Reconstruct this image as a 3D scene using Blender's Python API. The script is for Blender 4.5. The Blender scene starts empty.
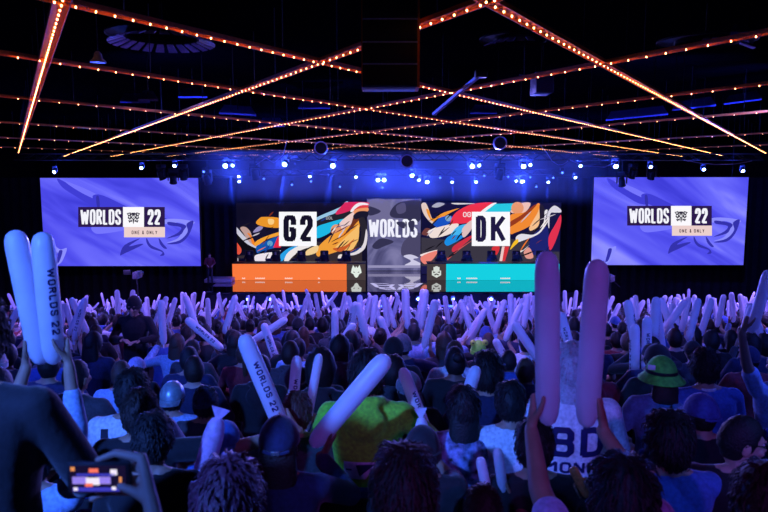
import bpy, bmesh, math, random
from mathutils import Vector, Matrix, Quaternion, noise
random.seed(11)
R = math.radians
V = Vector
scene = bpy.context.scene
COL = scene.collection
F = 690.0; CAMZ = 1.87; PITCH = math.atan(81/690.0)
CP, SP = math.cos(PITCH), math.sin(PITCH)
RAKE = .165

def ray(px, py):
    dx = (px-384)/F; dy = -(py-256)/F
    return V((dx, CP+dy*SP, -SP+dy*CP))
def P(px, py, Y):
    d = ray(px, py); return V((0, 0, CAMZ))+d*(Y/d.y)
def Pz(px, py, z):
    d = ray(px, py); return V((0, 0, CAMZ))+d*((z-CAMZ)/d.z)
def proj(p):
    q = V(p)-V((0, 0, CAMZ)); zc = q.y*CP-q.z*SP; yc = q.y*SP+q.z*CP
    return 384+F*q.x/zc, 256-F*yc/zc
def lin(c):
    c = c/255.0
    return c/12.92 if c <= .04045 else ((c+.055)/1.055)**2.4
def S(r, g, b): return (lin(r), lin(g), lin(b))
ONES = ['zeroth','first','second','third','fourth','fifth','sixth','seventh','eighth','ninth','tenth','eleventh','twelfth','thirteenth','fourteenth','fifteenth','sixteenth','seventeenth','eighteenth','nineteenth','twentieth']
def ordw(n):
    if n <= 20: return ONES[n]
    t = {2: 'twenty', 3: 'thirty', 4: 'forty', 5: 'fifty', 6: 'sixty'}[n//10]
    return t[:-1]+'ieth' if n % 10 == 0 else t+'-'+ONES[n % 10]

# ------------------------------------------------------------------ materials
MATS = {}
def mat(name, rgb, rough=.7, metal=0., vary=.25, scale=30, bump=0., trans=0., sheen=0., coat=0.):
    if name in MATS: return MATS[name]
    m = bpy.data.materials.new(name); m.use_nodes = True
    nt = m.node_tree; b = nt.nodes['Principled BSDF']
    b.inputs['Roughness'].default_value = rough; b.inputs['Metallic'].default_value = metal
    if sheen: b.inputs['Sheen Weight'].default_value = sheen
    if coat: b.inputs['Coat Weight'].default_value = coat
    tc = nt.nodes.new('ShaderNodeTexCoord'); n = nt.nodes.new('ShaderNodeTexNoise')
    n.inputs['Scale'].default_value = scale; n.inputs['Detail'].default_value = 4
    nt.links.new(tc.outputs['Object'], n.inputs['Vector'])
    r = nt.nodes.new('ShaderNodeValToRGB')
    lo = [c*(1-vary) for c in rgb]; hi = [min(1, c*(1+vary)) for c in rgb]
    r.color_ramp.elements[0].position = .3; r.color_ramp.elements[1].position = .7
    r.color_ramp.elements[0].color = (*lo, 1); r.color_ramp.elements[1].color = (*hi, 1)
    nt.links.new(n.outputs['Fac'], r.inputs['Fac']); nt.links.new(r.outputs['Color'], b.inputs['Base Color'])
    if bump:
        bp = nt.nodes.new('ShaderNodeBump'); bp.inputs['Strength'].default_value = bump; bp.inputs['Distance'].default_value = .01
        nt.links.new(n.outputs['Fac'], bp.inputs['Height']); nt.links.new(bp.outputs['Normal'], b.inputs['Normal'])
    if trans:
        t = nt.nodes.new('ShaderNodeBsdfTranslucent'); mx = nt.nodes.new('ShaderNodeMixShader')
        nt.links.new(r.outputs['Color'], t.inputs['Color']); mx.inputs[0].default_value = trans
        nt.links.new(b.outputs[0], mx.inputs[1]); nt.links.new(t.outputs[0], mx.inputs[2])
        nt.links.new(mx.outputs[0], nt.nodes['Material Output'].inputs['Surface'])
    MATS[name] = m; return m
def emis(name, rgb, st=1.):
    if name in MATS: return MATS[name]
    m = bpy.data.materials.new(name); m.use_nodes = True; nt = m.node_tree
    nt.nodes.remove(nt.nodes['Principled BSDF']); e = nt.nodes.new('ShaderNodeEmission')
    e.inputs['Color'].default_value = (*rgb, 1); e.inputs['Strength'].default_value = st
    nt.links.new(e.outputs[0], nt.nodes['Material Output'].inputs['Surface']); MATS[name] = m; return m
def emis_noise(name, stops, scale=(1, 1, 1), rot=0., st=1., nscale=2., dist=.0, detail=3):
    """picture shown by an LED panel: stretched noise through a colour ramp"""
    m = bpy.data.materials.new(name); m.use_nodes = True; nt = m.node_tree
    nt.nodes.remove(nt.nodes['Principled BSDF']); e = nt.nodes.new('ShaderNodeEmission'); e.inputs['Strength'].default_value = st
    tc = nt.nodes.new('ShaderNodeTexCoord'); mp = nt.nodes.new('ShaderNodeMapping')
    mp.vector_type = 'TEXTURE'; mp.inputs['Scale'].default_value = [1/k_ for k_ in scale]; mp.inputs['Rotation'].default_value = (0, rot, 0)
    n = nt.nodes.new('ShaderNodeTexNoise'); n.inputs['Scale'].default_value = nscale; n.inputs['Detail'].default_value = detail
    n.inputs['Distortion'].default_value = dist
    r = nt.nodes.new('ShaderNodeValToRGB')
    while len(r.color_ramp.elements) < len(stops): r.color_ramp.elements.new(.5)
    for el, (p, c) in zip(r.color_ramp.elements, stops): el.position = p; el.color = (*c, 1)
    L = nt.links.new
    L(tc.outputs['Object'], mp.inputs[0]); L(mp.outputs[0], n.inputs['Vector']); L(n.outputs['Fac'], r.inputs['Fac'])
    L(r.outputs[0], e.inputs['Color']); L(e.outputs[0], nt.nodes['Material Output'].inputs['Surface'])
    MATS[name] = m; return m

# ------------------------------------------------------------------ mesh builder
class MB:
    def __init__(s): s.v = []; s.f = []; s.m = []
    def add(s, vs, fs, m=0):
        b = len(s.v); s.v += [V(x) for x in vs]
        for f in fs: s.f.append([b+i for i in f]); s.m.append(m)
    def box(s, lo, hi, m=0, M=None):
        x0, y0, z0 = lo; x1, y1, z1 = hi
        vs = [V(p) for p in ((x0,y0,z0),(x1,y0,z0),(x1,y1,z0),(x0,y1,z0),(x0,y0,z1),(x1,y0,z1),(x1,y1,z1),(x0,y1,z1))]
        if M: vs = [M @ p for p in vs]
        s.add(vs, [(3,2,1,0),(4,5,6,7),(0,1,5,4),(1,2,6,5),(2,3,7,6),(3,0,4,7)], m)
    def rbox(s, c, size, r=.02, m=0, M=None, seg=2):
        bm = bmesh.new(); bmesh.ops.create_cube(bm, size=1)
        for v in bm.verts: v.co = V((v.co.x*size[0], v.co.y*size[1], v.co.z*size[2]))
        bmesh.ops.bevel(bm, geom=bm.edges[:], offset=min(r, min(size)*.49), segments=seg, profile=.5, affect='EDGES')
        bm.verts.index_update()
        vs = [v.co+V(c) for v in bm.verts]
        if M: vs = [M @ p for p in vs]
        s.add(vs, [[v.index for v in f.verts] for f in bm.faces], m); bm.free()
    def rings(s, rings, m=0, cap=True):
        n = len(rings[0]); vs = [p for r in rings for p in r]; fs = []
        for k in range(len(rings)-1):
            for i in range(n):
                j = (i+1) % n; fs.append((k*n+i, k*n+j, (k+1)*n+j, (k+1)*n+i))
        if cap: fs += [list(range(n))[::-1], [(len(rings)-1)*n+i for i in range(n)]]
        s.add(vs, fs, m)
    def lathe(s, prof, n=16, m=0, M=None, cap=True):
        rs = []
        for r, z in prof:
            ring = [V((max(r, 1e-4)*math.cos(2*math.pi*i/n), max(r, 1e-4)*math.sin(2*math.pi*i/n), z)) for i in range(n)]
            rs.append([M @ p for p in ring] if M else ring)
        s.rings(rs, m, cap)
    def tube(s, pts, rad, n=8, m=0):
        pts = [V(p) for p in pts]; rs = []
        for i, p in enumerate(pts):
            d = (pts[min(i+1, len(pts)-1)]-pts[max(i-1, 0)]).normalized()
            a = d.orthogonal().normalized() if i == 0 else (a-d*a.dot(d)).normalized()
            b = d.cross(a); r = rad[i] if isinstance(rad, (list, tuple)) else rad
            rs.append([p+(a*math.cos(2*math.pi*k/n)+b*math.sin(2*math.pi*k/n))*r for k in range(n)])
        s.rings(rs, m)
    def capsule(s, a, b, ra, rb, n=10, m=0):
        a = V(a); b = V(b); d = b-a; L = d.length
        d = d/L if L > 1e-6 else V((0, 0, 1)); pts = []; rad = []
        for t in (90, 60, 30): pts.append(a-d*ra*math.sin(R(t))); rad.append(max(ra*math.cos(R(t)), ra*.05))
        pts += [a, b]; rad += [ra, rb]
        for t in (30, 60, 90): pts.append(b+d*rb*math.sin(R(t))); rad.append(max(rb*math.cos(R(t)), rb*.05))
        s.tube(pts, rad, n, m)
    def ell(s, c, r, M=None, nu=14, nv=10, m=0, fn=None):
        rs = []
        for k in range(nv+1):
            th = math.pi*min(max(k/nv, .004), .996)
            ring = []
            for i in range(nu):
                ph = 2*math.pi*i/nu; d = V((math.sin(th)*math.cos(ph), math.sin(th)*math.sin(ph), -math.cos(th)))
                p = fn(d) if fn else V((d.x*r[0], d.y*r[1], d.z*r[2]))
                p = (M @ p if M else p)+V(c); ring.append(p)
            rs.append(ring)
        s.rings(rs, m)
    def mesh(s, name, mats):
        me = bpy.data.meshes.new(name); me.from_pydata([tuple(p) for p in s.v], [], s.f)
        for x in mats: me.materials.append(x)
        for p, i in zip(me.polygons, s.m): p.material_index = i
        return me
    def build(s, name, mats, parent=None, smooth=True, local=False, loc=None):
        if not isinstance(mats, (list, tuple)): mats = [mats]
        me = s.mesh(name, mats)
        fix(me, smooth)
        return link(name, me, parent, loc)
def fix(me, smooth=True, angle=40):
    bm = bmesh.new(); bm.from_mesh(me); bmesh.ops.recalc_face_normals(bm, faces=bm.faces[:]); bm.to_mesh(me); bm.free()
    for p in me.polygons: p.use_smooth = smooth
    if smooth:
        try: me.set_sharp_from_angle(angle=R(angle))
        except Exception: pass
def link(name, me, parent=None, loc=None):
    o = bpy.data.objects.new(name, me); COL.objects.link(o)
    if parent: o.parent = parent
    if loc is not None: o.location = loc
    return o
def tag(o, label=None, cat=None, group=None, kind=None):
    if label: o['label'] = label
    if cat: o['category'] = cat
    if group: o['group'] = group
    if kind: o['kind'] = kind
    return o
def empty(name, loc=(0, 0, 0), label=None, cat=None, group=None):
    o = bpy.data.objects.new(name, None); COL.objects.link(o); o.location = loc; o.empty_display_size = .1
    return tag(o, label, cat, group)
def copy_tree(o, parent=None):
    c = o.copy(); COL.objects.link(c)
    if parent: c.parent = parent
    for ch in list(o.children): copy_tree(ch, c)
    return c
def remesh(mb, voxel, smooth=3, name='m', factor=.5):
    me = mb.mesh(name, []); o = bpy.data.objects.new(name, me); COL.objects.link(o)
    md = o.modifiers.new('r', 'REMESH'); md.mode = 'VOXEL'; md.voxel_size = voxel; md.use_smooth_shade = True
    if smooth:
        sm = o.modifiers.new('s', 'SMOOTH'); sm.factor = factor; sm.iterations = smooth
    dg = bpy.context.evaluated_depsgraph_get(); ev = o.evaluated_get(dg)
    out = bpy.data.meshes.new_from_object(ev); out.name = name
    bpy.data.objects.remove(o); bpy.data.meshes.remove(me)
    for p in out.polygons: p.use_smooth = True
    return out

# ------------------------------------------------------------------ block lettering
def arc(cx, cy, rx, ry, a0, a1, n=6): return [(cx+rx*math.cos(R(a0+(a1-a0)*i/n)), cy+ry*math.sin(R(a0+(a1-a0)*i/n))) for i in range(n+1)]
RND = [(0,.8),(.12,.95),(.35,1),(.65,1),(.88,.95),(1,.8)]
OO = RND+[(1,.2),(.88,.05),(.65,0),(.35,0),(.12,.05),(0,.2),(0,.8)]
FONT = {
 'W': [[(0,1),(.22,0),(.5,.85),(.78,0),(1,1)]], 'O': [OO], '0': [OO], 'R': [[(0,0),(0,1),(.6,1),(.95,.9),(1,.75),(.95,.58),(.6,.5),(0,.5)],[(.5,.5),(1,0)]],
 'L': [[(0,1),(0,0),(1,0)]], 'D': [[(0,0),(0,1),(.6,1),(.9,.93),(1,.78),(1,.22),(.9,.07),(.6,0),(0,0)]],
 'S': [[(1,.75),(.97,.9),(.7,1),(.3,1),(.03,.9),(0,.72),(.1,.6),(.9,.4),(1,.28),(.97,.1),(.7,0),(.3,0),(.03,.1),(0,.25)]],
 '2': [[(0,.7),(0,.85),(.2,1),(.8,1),(1,.85),(1,.62),(.1,.12),(0,0),(1,0)]],
 'G': [[(1,.7),(1,.85),(.85,1),(.15,1),(0,.85),(0,.15),(.15,0),(.85,0),(1,.15),(1,.45),(.55,.45)]],
 'K': [[(0,0),(0,1)],[(1,1),(.08,.42)],[(.3,.62),(1,0)]], 'N': [[(0,0),(0,1),(1,0),(1,1)]], 'E': [[(1,1),(0,1),(0,0),(1,0)],[(0,.5),(.8,.5)]],
 'Y': [[(0,1),(.5,.5),(1,1)],[(.5,.5),(.5,0)]], '&': [[(1,0),(.2,.75),(.3,1),(.6,1),(.65,.75),(.05,.3),(.2,0),(.6,0),(1,.4)]],
 '8': [[(.15,.52),(.02,.65),(.02,.87),(.2,1),(.8,1),(.98,.87),(.98,.65),(.85,.52),(.15,.52),(0,.38),(0,.13),(.2,0),(.8,0),(1,.13),(1,.38),(.85,.52)]],
 'M': [[(0,0),(0,1),(.5,.4),(1,1),(1,0)]], 'U': [[(0,1),(0,.15),(.2,0),(.8,0),(1,.15),(1,1)]], 'A': [[(0,0),(.5,1),(1,0)],[(.2,.35),(.8,.35)]],
 'B': [[(0,0),(0,1),(.8,1),(1,.87),(1,.64),(.85,.52),(0,.52)],[(.85,.52),(1,.38),(1,.13),(.8,0),(0,0)]], ' ': [],
}
WID = {'W': 1.5, 'M': 1.25, ' ': .3, 'L': .9}
def text(mb, s, fn, cw0, ch, gap, thx, thy=None, m=0, sub=1):
    """block letters; fn maps 2D (x right, y up) to a point on the surface"""
    thy = thy or thx; x = 0
    for c in s:
        cw = cw0*WID.get(c, 1.)
        for pl in FONT[c]:
            q = [(x+thx/2+a*(cw-thx), thy/2+b*(ch-thy)) for a, b in pl]
            for (x0, y0), (x1, y1) in zip(q, q[1:]):
                dx, dy = x1-x0, y1-y0; L = math.hypot(dx, dy) or 1e-6; dx /= L; dy /= L
                hw = .5*math.hypot(dy*thx, dx*thy)
                e = .35*hw; x0, y0, x1, y1 = x0-dx*e, y0-dy*e, x1+dx*e, y1+dy*e
                n = sub; pts = []
                for k in range(n+1):
                    t = k/n; ax, ay = x0+(x1-x0)*t, y0+(y1-y0)*t
                    pts += [fn(ax-dy*hw, ay+dx*hw), fn(ax+dy*hw, ay-dx*hw)]
                mb.add(pts, [(2*k, 2*k+1, 2*k+3, 2*k+2) for k in range(n)], m)
        x += cw+gap
    return x-gap

# ------------------------------------------------------------------ camera, world
cam = bpy.data.cameras.new('camera'); camo = bpy.data.objects.new('camera', cam); COL.objects.link(camo)
camo.location = (0, 0, CAMZ); camo.rotation_euler = (R(90)-PITCH, 0, 0)
cam.sensor_width = 36; cam.lens = 36*F/768; cam.clip_end = 300
cam.dof.use_dof = True; cam.dof.focus_distance = 24; cam.dof.aperture_fstop = 4.5
scene.camera = camo
w = bpy.data.worlds.new('World'); scene.world = w; w.use_nodes = True
w.node_tree.nodes['Background'].inputs[0].default_value = (.02, .04, 1, 1); w.node_tree.nodes['Background'].inputs[1].default_value = .007
scene.view_settings.view_transform = 'Standard'; scene.view_settings.look = 'None'; scene.view_settings.gamma = 1; scene.view_settings.exposure = 0
scene.cycles.use_denoising = True
scene.cycles.max_bounces = 6; scene.cycles.volume_bounces = 0; scene.cycles.sample_clamp_indirect = 4

# ------------------------------------------------------------------ the hall
def fz(Y): return -RAKE*Y-.0008*max(0, Y-8)**2
BLACK = mat('black_paint', (.012, .012, .016), .6)
DRAPE = mat('black_drape', (.006, .006, .009), .9, vary=.5, scale=3)
DARKM = mat('dark_steel', (.03, .03, .035), .45, .6)
CASE = mat('black_casing', (.015, .015, .018), .5)
WHITEP = mat('white_plastic', (.75, .75, .78), .5)
CARPET = mat('dark_carpet', (.02, .02, .03), .95, bump=.3, scale=60)
HALL_Y, FRONT_Z = 60.0, fz(33.8)
f = MB()
ks = [(-4.0, -1.0)]+[(-1.0+.9*i, -.1+.9*i) for i in range(39)]
prev = None
for a, b in ks:
    z = fz((a+b)/2) if a > -2 else .25
    f.add([(-30, a, z), (30, a, z), (30, b, z), (-30, b, z)], [(0, 1, 2, 3)])
    if prev is not None: f.add([(-30, a, prev), (30, a, prev), (30, a, z), (-30, a, z)], [(0, 1, 2, 3)])
    prev = z; lastb = b
f.add([(-30, lastb, prev), (30, lastb, prev), (30, lastb, FRONT_Z), (-30, lastb, FRONT_Z)], [(0, 1, 2, 3)])
f.add([(-30, lastb, FRONT_Z), (30, lastb, FRONT_Z), (30, HALL_Y, FRONT_Z), (-30, HALL_Y, FRONT_Z)], [(0, 1, 2, 3)])
tag(f.build('floor', CARPET, smooth=False), kind='structure')
CZ = 4.5
def slab(name, lo, hi, m):
    b = MB(); b.box(lo, hi); return tag(b.build(name, m, smooth=False), kind='structure')
slab('ceiling', (-30.2, -4.2, CZ), (30.2, HALL_Y+.2, CZ+.2), mat('dark_ceiling', (.0016, .0016, .003), .95))
MATS['dark_ceiling'].node_tree.nodes['Principled BSDF'].inputs['Specular IOR Level'].default_value = 0
slab('wall_back', (-30.2, HALL_Y, FRONT_Z-.2), (30.2, HALL_Y+.2, CZ), DRAPE)
slab('wall_rear', (-30.2, -4.2, -.2), (30.2, -4, CZ), DRAPE)
slab('wall_left', (-30.2, -4.2, FRONT_Z-.2), (-30, HALL_Y, CZ), mat('dark_wall', (.012, .012, .02), .8))
slab('wall_right', (30, -4.2, FRONT_Z-.2), (30.2, HALL_Y, CZ), mat('dark_wall', (.012, .012, .02), .8))

# black drapes hung behind the two side screens
def drape(x0, x1, Y, z0, z1, label):
    b = MB(); n = int((x1-x0)/.12); top = []; bot = []
    for i in range(n+1):
        x = x0+(x1-x0)*i/n; y = Y+.07*math.sin(i*1.3)
        top.append((x, y, z1)); bot.append((x, y, z0))
    m = len(top); bk = [(x, y+.03, z) for x, y, z in top]; bb = [(x, y+.03, z) for x, y, z in bot]
    b.add(top+bot+bk+bb, [(i, i+1, m+i+1, m+i) for i in range(m-1)]+[(2*m+i, 3*m+i, 3*m+i+1, 2*m+i+1) for i in range(m-1)])
    r = b.build('stage_drape', DRAPE); tag(r, label, 'drape', 'drapes around the stage')
    p = MB(); p.tube([(x0, Y, z1), (x1, Y, z1)], .04); p.build('rail', DARKM, r); return r
drape(-27, -9.0, 42.0, FRONT_Z, 1.7, 'black drape hung behind the screen beside the orange desk')
drape(10.6, 28, 42.6, FRONT_Z, 1.7, 'black drape hung behind the screen beside the turquoise desk')

# ------------------------------------------------------------------ LED pictures
def smoothpoly(pts, n=4):
    out = []; N = len(pts)
    for i in range(N):
        p0, p1, p2, p3 = (V(pts[(i+k-1) % N]) for k in range(4))
        for j in range(n):
            t = j/n
            out.append(.5*((2*p1)+(p2-p0)*t+(2*p0-5*p1+4*p2-p3)*t*t+(3*p1-p0-3*p2+p3)*t**3))
    return out
class Picture:
    """coloured shapes lying on the plane y = Y of one LED panel"""
    def __init__(s, Y, fn=None): s.Y = Y; s.mb = MB(); s.mats = []; s.n = 0; s.fn = fn or (lambda x, y: (x, y))
    def mi(s, c):
        m = emis('led_%d_%d_%d' % c, S(*c), 1.0) if isinstance(c, tuple) else c
        if m not in s.mats: s.mats.append(m)
        return s.mats.index(m)
    def pt(s, x, y):
        x, y = s.fn(x, y); return P(x, y, s.Y-.002*s.n)
    def poly(s, c, pts, sm=True):
        s.n += 1; q = smoothpoly(pts) if sm else pts
        s.mb.add([s.pt(*p[:2]) for p in q], [list(range(len(q)))], s.mi(c))
    def rect(s, c, x0, y0, x1, y1): s.poly(c, [(x0, y0), (x1, y0), (x1, y1), (x0, y1)], False)
    def disc(s, c, x, y, r, ry=None): s.poly(c, [(x+r*math.cos(a*.6283), y+(ry or r)*math.sin(a*.6283)) for a in range(10)])
    def text(s, c, t, x0, y0, x1, y1, gap, th, thy=None):
        s.n += 1; n = len(t); cw = (x1-x0-gap*(n-1))/sum(WID.get(k, 1.) for k in t)
        text(s.mb, t, lambda a, b: s.pt(x0+a, y1-b), cw, y1-y0, gap, th, thy, s.mi(c))
    def build(s, name, parent):
        o = s.mb.build(name, s.mats, parent, smooth=False); return o
def crest(pic, c, cx, cy, k):
    X = lambda pts: [(cx+a*k, cy+b*k) for a, b in pts]
    for sg in (-1, 1):
        pic.poly(c, X([(sg*1.05, -.62), (sg*.5, -.78), (sg*.28, -.55), (sg*.38, -.25), (sg*.3, .15), (sg*.55, .42), (sg*.9, .1), (sg*.8, -.2)]), False)
        pic.poly((250, 250, 255), X([(sg*.88, -.5), (sg*.55, -.6), (sg*.62, -.32)]), False); pic.poly((250, 250, 255), X([(sg*.75, -.1), (sg*.5, -.22), (sg*.55, .2)]), False)
        pic.poly(c, X([(sg*.22, .35), (sg*.5, .5), (sg*.82, .45), (sg*.62, .85), (sg*.4, .68), (sg*.2, .72)]), False)
    pic.poly(c, X([(-.3, -.72), (.3, -.72), (.3, -.35), (-.3, -.35)]), False); pic.disc(c, cx, cy-.02*k, .34*k); pic.disc((250, 250, 255), cx, cy-.02*k, .2*k); pic.disc(c, cx, cy-.02*k, .09*k)
    pic.poly(c, X([(-.14, .3), (.14, .3), (.1, .7), (0, 1.1), (-.1, .7)]), False)

def panel(name, label, Y, x0, x1, z0, z1, cat='screen', depth=.25, group=None):
    r = empty(name, ((x0+x1)/2, Y, z0), label, cat, group)
    b = MB(); b.box((x0-.04, Y+.01, z0), (x1+.04, Y+depth, z1+.04))
    o = b.build('casing', CASE, r, smooth=False); o.matrix_parent_inverse = Matrix.Translation(-r.location)
    return r
def pin(o, r): o.matrix_parent_inverse = Matrix.Translation(-V(r.location)); return o

bg_screen = emis_noise('screen_fabric', [(.22, S(52, 50, 205)), (.42, S(82, 80, 240)), (.58, S(108, 108, 255)), (.8, S(165, 165, 255))], (.11, 1, .62), R(30), 1.0, .9, 1.0)
def side_screen(label, Y, fn, xl, xr, yt, yb):
    a, c = P(xl, (yt+yb)/2, Y), P(xr, (yt+yb)/2, Y); zt, zb = P((xl+xr)/2, yt, Y).z, P((xl+xr)/2, yb, Y).z
    r = panel('video_screen', label, Y, a.x, c.x, zb, zt, group=None)
    b = MB(); b.add([(a.x, Y, zb), (c.x, Y, zb), (c.x, Y, zt), (a.x, Y, zt)], [(0, 1, 2, 3)])
    pin(b.build('display', bg_screen, r, smooth=False), r)
    p = Picture(Y-.004, fn); q = lambda x, y: (36+x/4.518, 172+y/4.518)
    D = (52, 50, 172); D2 = (64, 62, 214); Lt = (140, 142, 255); Lw = (118, 118, 255)
    p.poly(D2, [q(*t) for t in ((95,30),(140,50),(200,85),(265,115),(280,150),(240,145),(180,110),(120,70))])
    p.poly(Lw, [q(*t) for t in ((130,42),(210,70),(290,108),(385,150),(350,155),(285,125),(255,118),(190,85))])
    p.poly(D2, [q(*t) for t in ((255,110),(300,105),(420,160),(520,190),(600,215),(520,215),(400,185),(290,150))])
    p.poly(D, [q(*t) for t in ((272,112),(284,112),(288,160),(276,158))])
    p.poly(Lw, [q(*t) for t in ((250,250),(300,245),(400,250),(400,262),(330,275),(270,278))])
    p.poly(D, [q(*t) for t in ((380,375),(400,330),(470,300),(420,335),(470,325),(480,330),(400,368))])
    p.poly(D, [q(*t) for t in ((500,298),(520,330),(570,355),(580,375),(560,378),(570,362),(520,345),(500,320))])
    p.poly(D, [q(*t) for t in ((555,298),(575,325),(592,345),(578,345),(560,325))])
    p.poly(Lt, [q(*t) for t in ((580,215),(640,212),(715,225),(700,245),(680,290),(650,310),(590,320),(640,300),(665,260),(675,240),(640,228),(585,235))])
    p.poly(D, [q(*t) for t in ((600,225),(675,240),(668,262),(650,285),(590,300),(640,275),(655,250),(600,240))])
    p.poly(D, [q(*t) for t in ((680,235),(712,222),(690,285),(650,322),(590,325),(650,308),(685,270))])
    p.poly(Lt, [q(*t) for t in ((78,330),(110,350),(140,345),(120,400),(100,420),(92,418),(110,370),(80,360))])
    p.poly(D, [q(*t) for t in ((105,355),(120,358),(105,405),(90,415),(98,380))])
    pin(p.build('background_artwork', r), r)
    t = Picture(Y-.05, fn)
    pur = (44, 26, 78); wh = (246, 246, 255)
    t.rect(pur, 78.2, 207, 123, 227); t.rect((252, 250, 255), 123, 207, 144, 227); t.rect(pur, 144, 207, 164.8, 227); t.rect((236, 208, 205), 124, 227, 165, 237.3)
    t.text(wh, 'WORLDS', 80.4, 209.4, 121, 224.8, .7, 2.3, 2.0)
    t.text(wh, '22', 147.6, 209.4, 160.6, 224.8, .8, 2.7, 2.3)
    t.text((70, 50, 60), 'ONE & ONLY', 131.6, 230.6, 157.2, 234.2, 1.0, .6)
    crest(t, (48, 44, 62), 133.4, 217.3, 6.4)
    pin(t.build('title_graphic', r), r)
    for x in (a.x+.9, c.x-.9):
        b = MB(); b.tube([(x, Y+.15, zt), (x, Y+.15, CZ)], .02); pin(b.build('hanging_cable', DARKM, r), r)
    return r
side_screen('wide lavender screen beside the orange desk, showing a crest between word blocks', 39.5, lambda x, y: (x, y), 42.5, 199.5, 178, 266)
side_screen('wide lavender screen beside the turquoise desk, showing a crest between word blocks', 40.8, lambda x, y: (592.3+(x-42.5)*.977, 177.3+(y-178)*.985), 592.6, 746, 177.3, 265)

# stage ------------------------------------------------------------
SZ = P(384, 280.3, 40).z
SY = 36.0
stage = empty('stage', (.6, SY, SZ), 'black glossy stage deck with a dark skirt, carrying both player desks', 'stage')
b = MB(); b.rbox((.6, 41, SZ-.06), (20.4, 10, .12), .02)
pin(b.build('deck', mat('mirror_deck', (.5, .46, .5), .05, 1., vary=.02), stage, smooth=False), stage)
b = MB(); n = 150
pts = [(-9.5+20.2*i/n, SY+.12+.03*math.sin(i*1.9)) for i in range(n+1)]
b.add([(x, y, SZ-.12) for x, y in pts]+[(x, y, FRONT_Z+.02) for x, y in pts], [(i, i+1, n+2+i, n+1+i) for i in range(n)])
pin(b.build('skirt', DRAPE, stage), stage)
b = MB()
def deckstrip(pts, w, c=0):
    q = [Pz(x, y, SZ+.006) for x, y in pts]
    for u, v in zip(q, q[1:]):
        d = (v-u).normalized(); nn = V((-d.y, d.x, 0))*w
        b.add([u+nn, u-nn, v-nn, v+nn], [(0, 1, 2, 3)])
for sg in (-1, 1):
    X = lambda k: 396.5+sg*k
    deckstrip([(X(25), 283.2), (X(20), 285), (X(10), 285.6), (X(3), 284.5)], .10)
    deckstrip([(X(24), 283.6), (X(19), 287), (X(11), 288), (X(2), 287.2)], .10)
    deckstrip([(X(17), 288.3), (X(9), 289.4), (X(3), 288.6)], .08)
    deckstrip([(X(3), 284.5), (X(6), 286.5), (X(2), 289.5)], .09)
    deckstrip([(X(25), 283.2), (X(14), 283.4), (X(8), 284)], .05)
pin(b.build('floor_crest', emis('crest_white', S(190, 185, 235), 1), stage, smooth=False), stage)
b = MB(); p0, p1 = P(204, 275, 39), P(231, 275, 39)
b.rbox(((p0.x+p1.x)/2, 39.6, SZ+.11), (p1.x-p0.x, 1.2, .2), .02)
tag(b.build('stage_riser', mat('grey_riser', (.35, .35, .4), .5)), 'low pale grey riser at the stage edge next to the standing host', 'riser')

def art_panel(label, Y, x0, x1, ytop, draw):
    a, c = P(x0, 240, Y).x, P(x1, 240, Y).x; zt = P((x0+x1)/2, ytop, Y).z
    r = panel('led_display', label, Y, a, c, SZ+.01, zt, cat='LED wall')
    b = MB(); b.add([(a, Y, SZ+.02), (c, Y, SZ+.02), (c, Y, zt), (a, Y, zt)], [(0, 1, 2, 3)])
    p = Picture(Y-.003); bgm = draw(p)
    pin(b.build('display', bgm, r, smooth=False), r)
    pin(p.build('artwork', r), r); return r
def streaks(p, x0, x1, keep, pal, seed):
    r_ = random.Random(seed)
    for _ in range(60):
        x, y = r_.uniform(x0+5, x1-5), r_.uniform(213, 258); a = R(r_.uniform(-62, -18)); L = r_.uniform(3, 9); w_ = r_.uniform(.25, .8)
        if keep[0]-6 < x < keep[1]+6 or x-L < x0+1 or x+L > x1-1: continue
        if y-L*.8 < 206 or y+L*.8 > 261 or (x0 < 240 and x < 270 and y < 225): continue
        dx, dy = math.cos(a), math.sin(a); c_ = r_.uniform(-1.5, 1.5)
        p.poly(r_.choice(pal), [(x-dx*L, y-dy*L), (x-dy*w_+c_*.3, y+dx*w_), (x+dx*L, y+dy*L), (x+dy*w_+c_*.3, y-dx*w_)])
PAL = [(20, 16, 26), (20, 16, 26), (34, 28, 40), (240, 232, 232), (236, 120, 40), (120, 46, 30), (200, 190, 205), (28, 60, 140), (60, 50, 58)]
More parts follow.
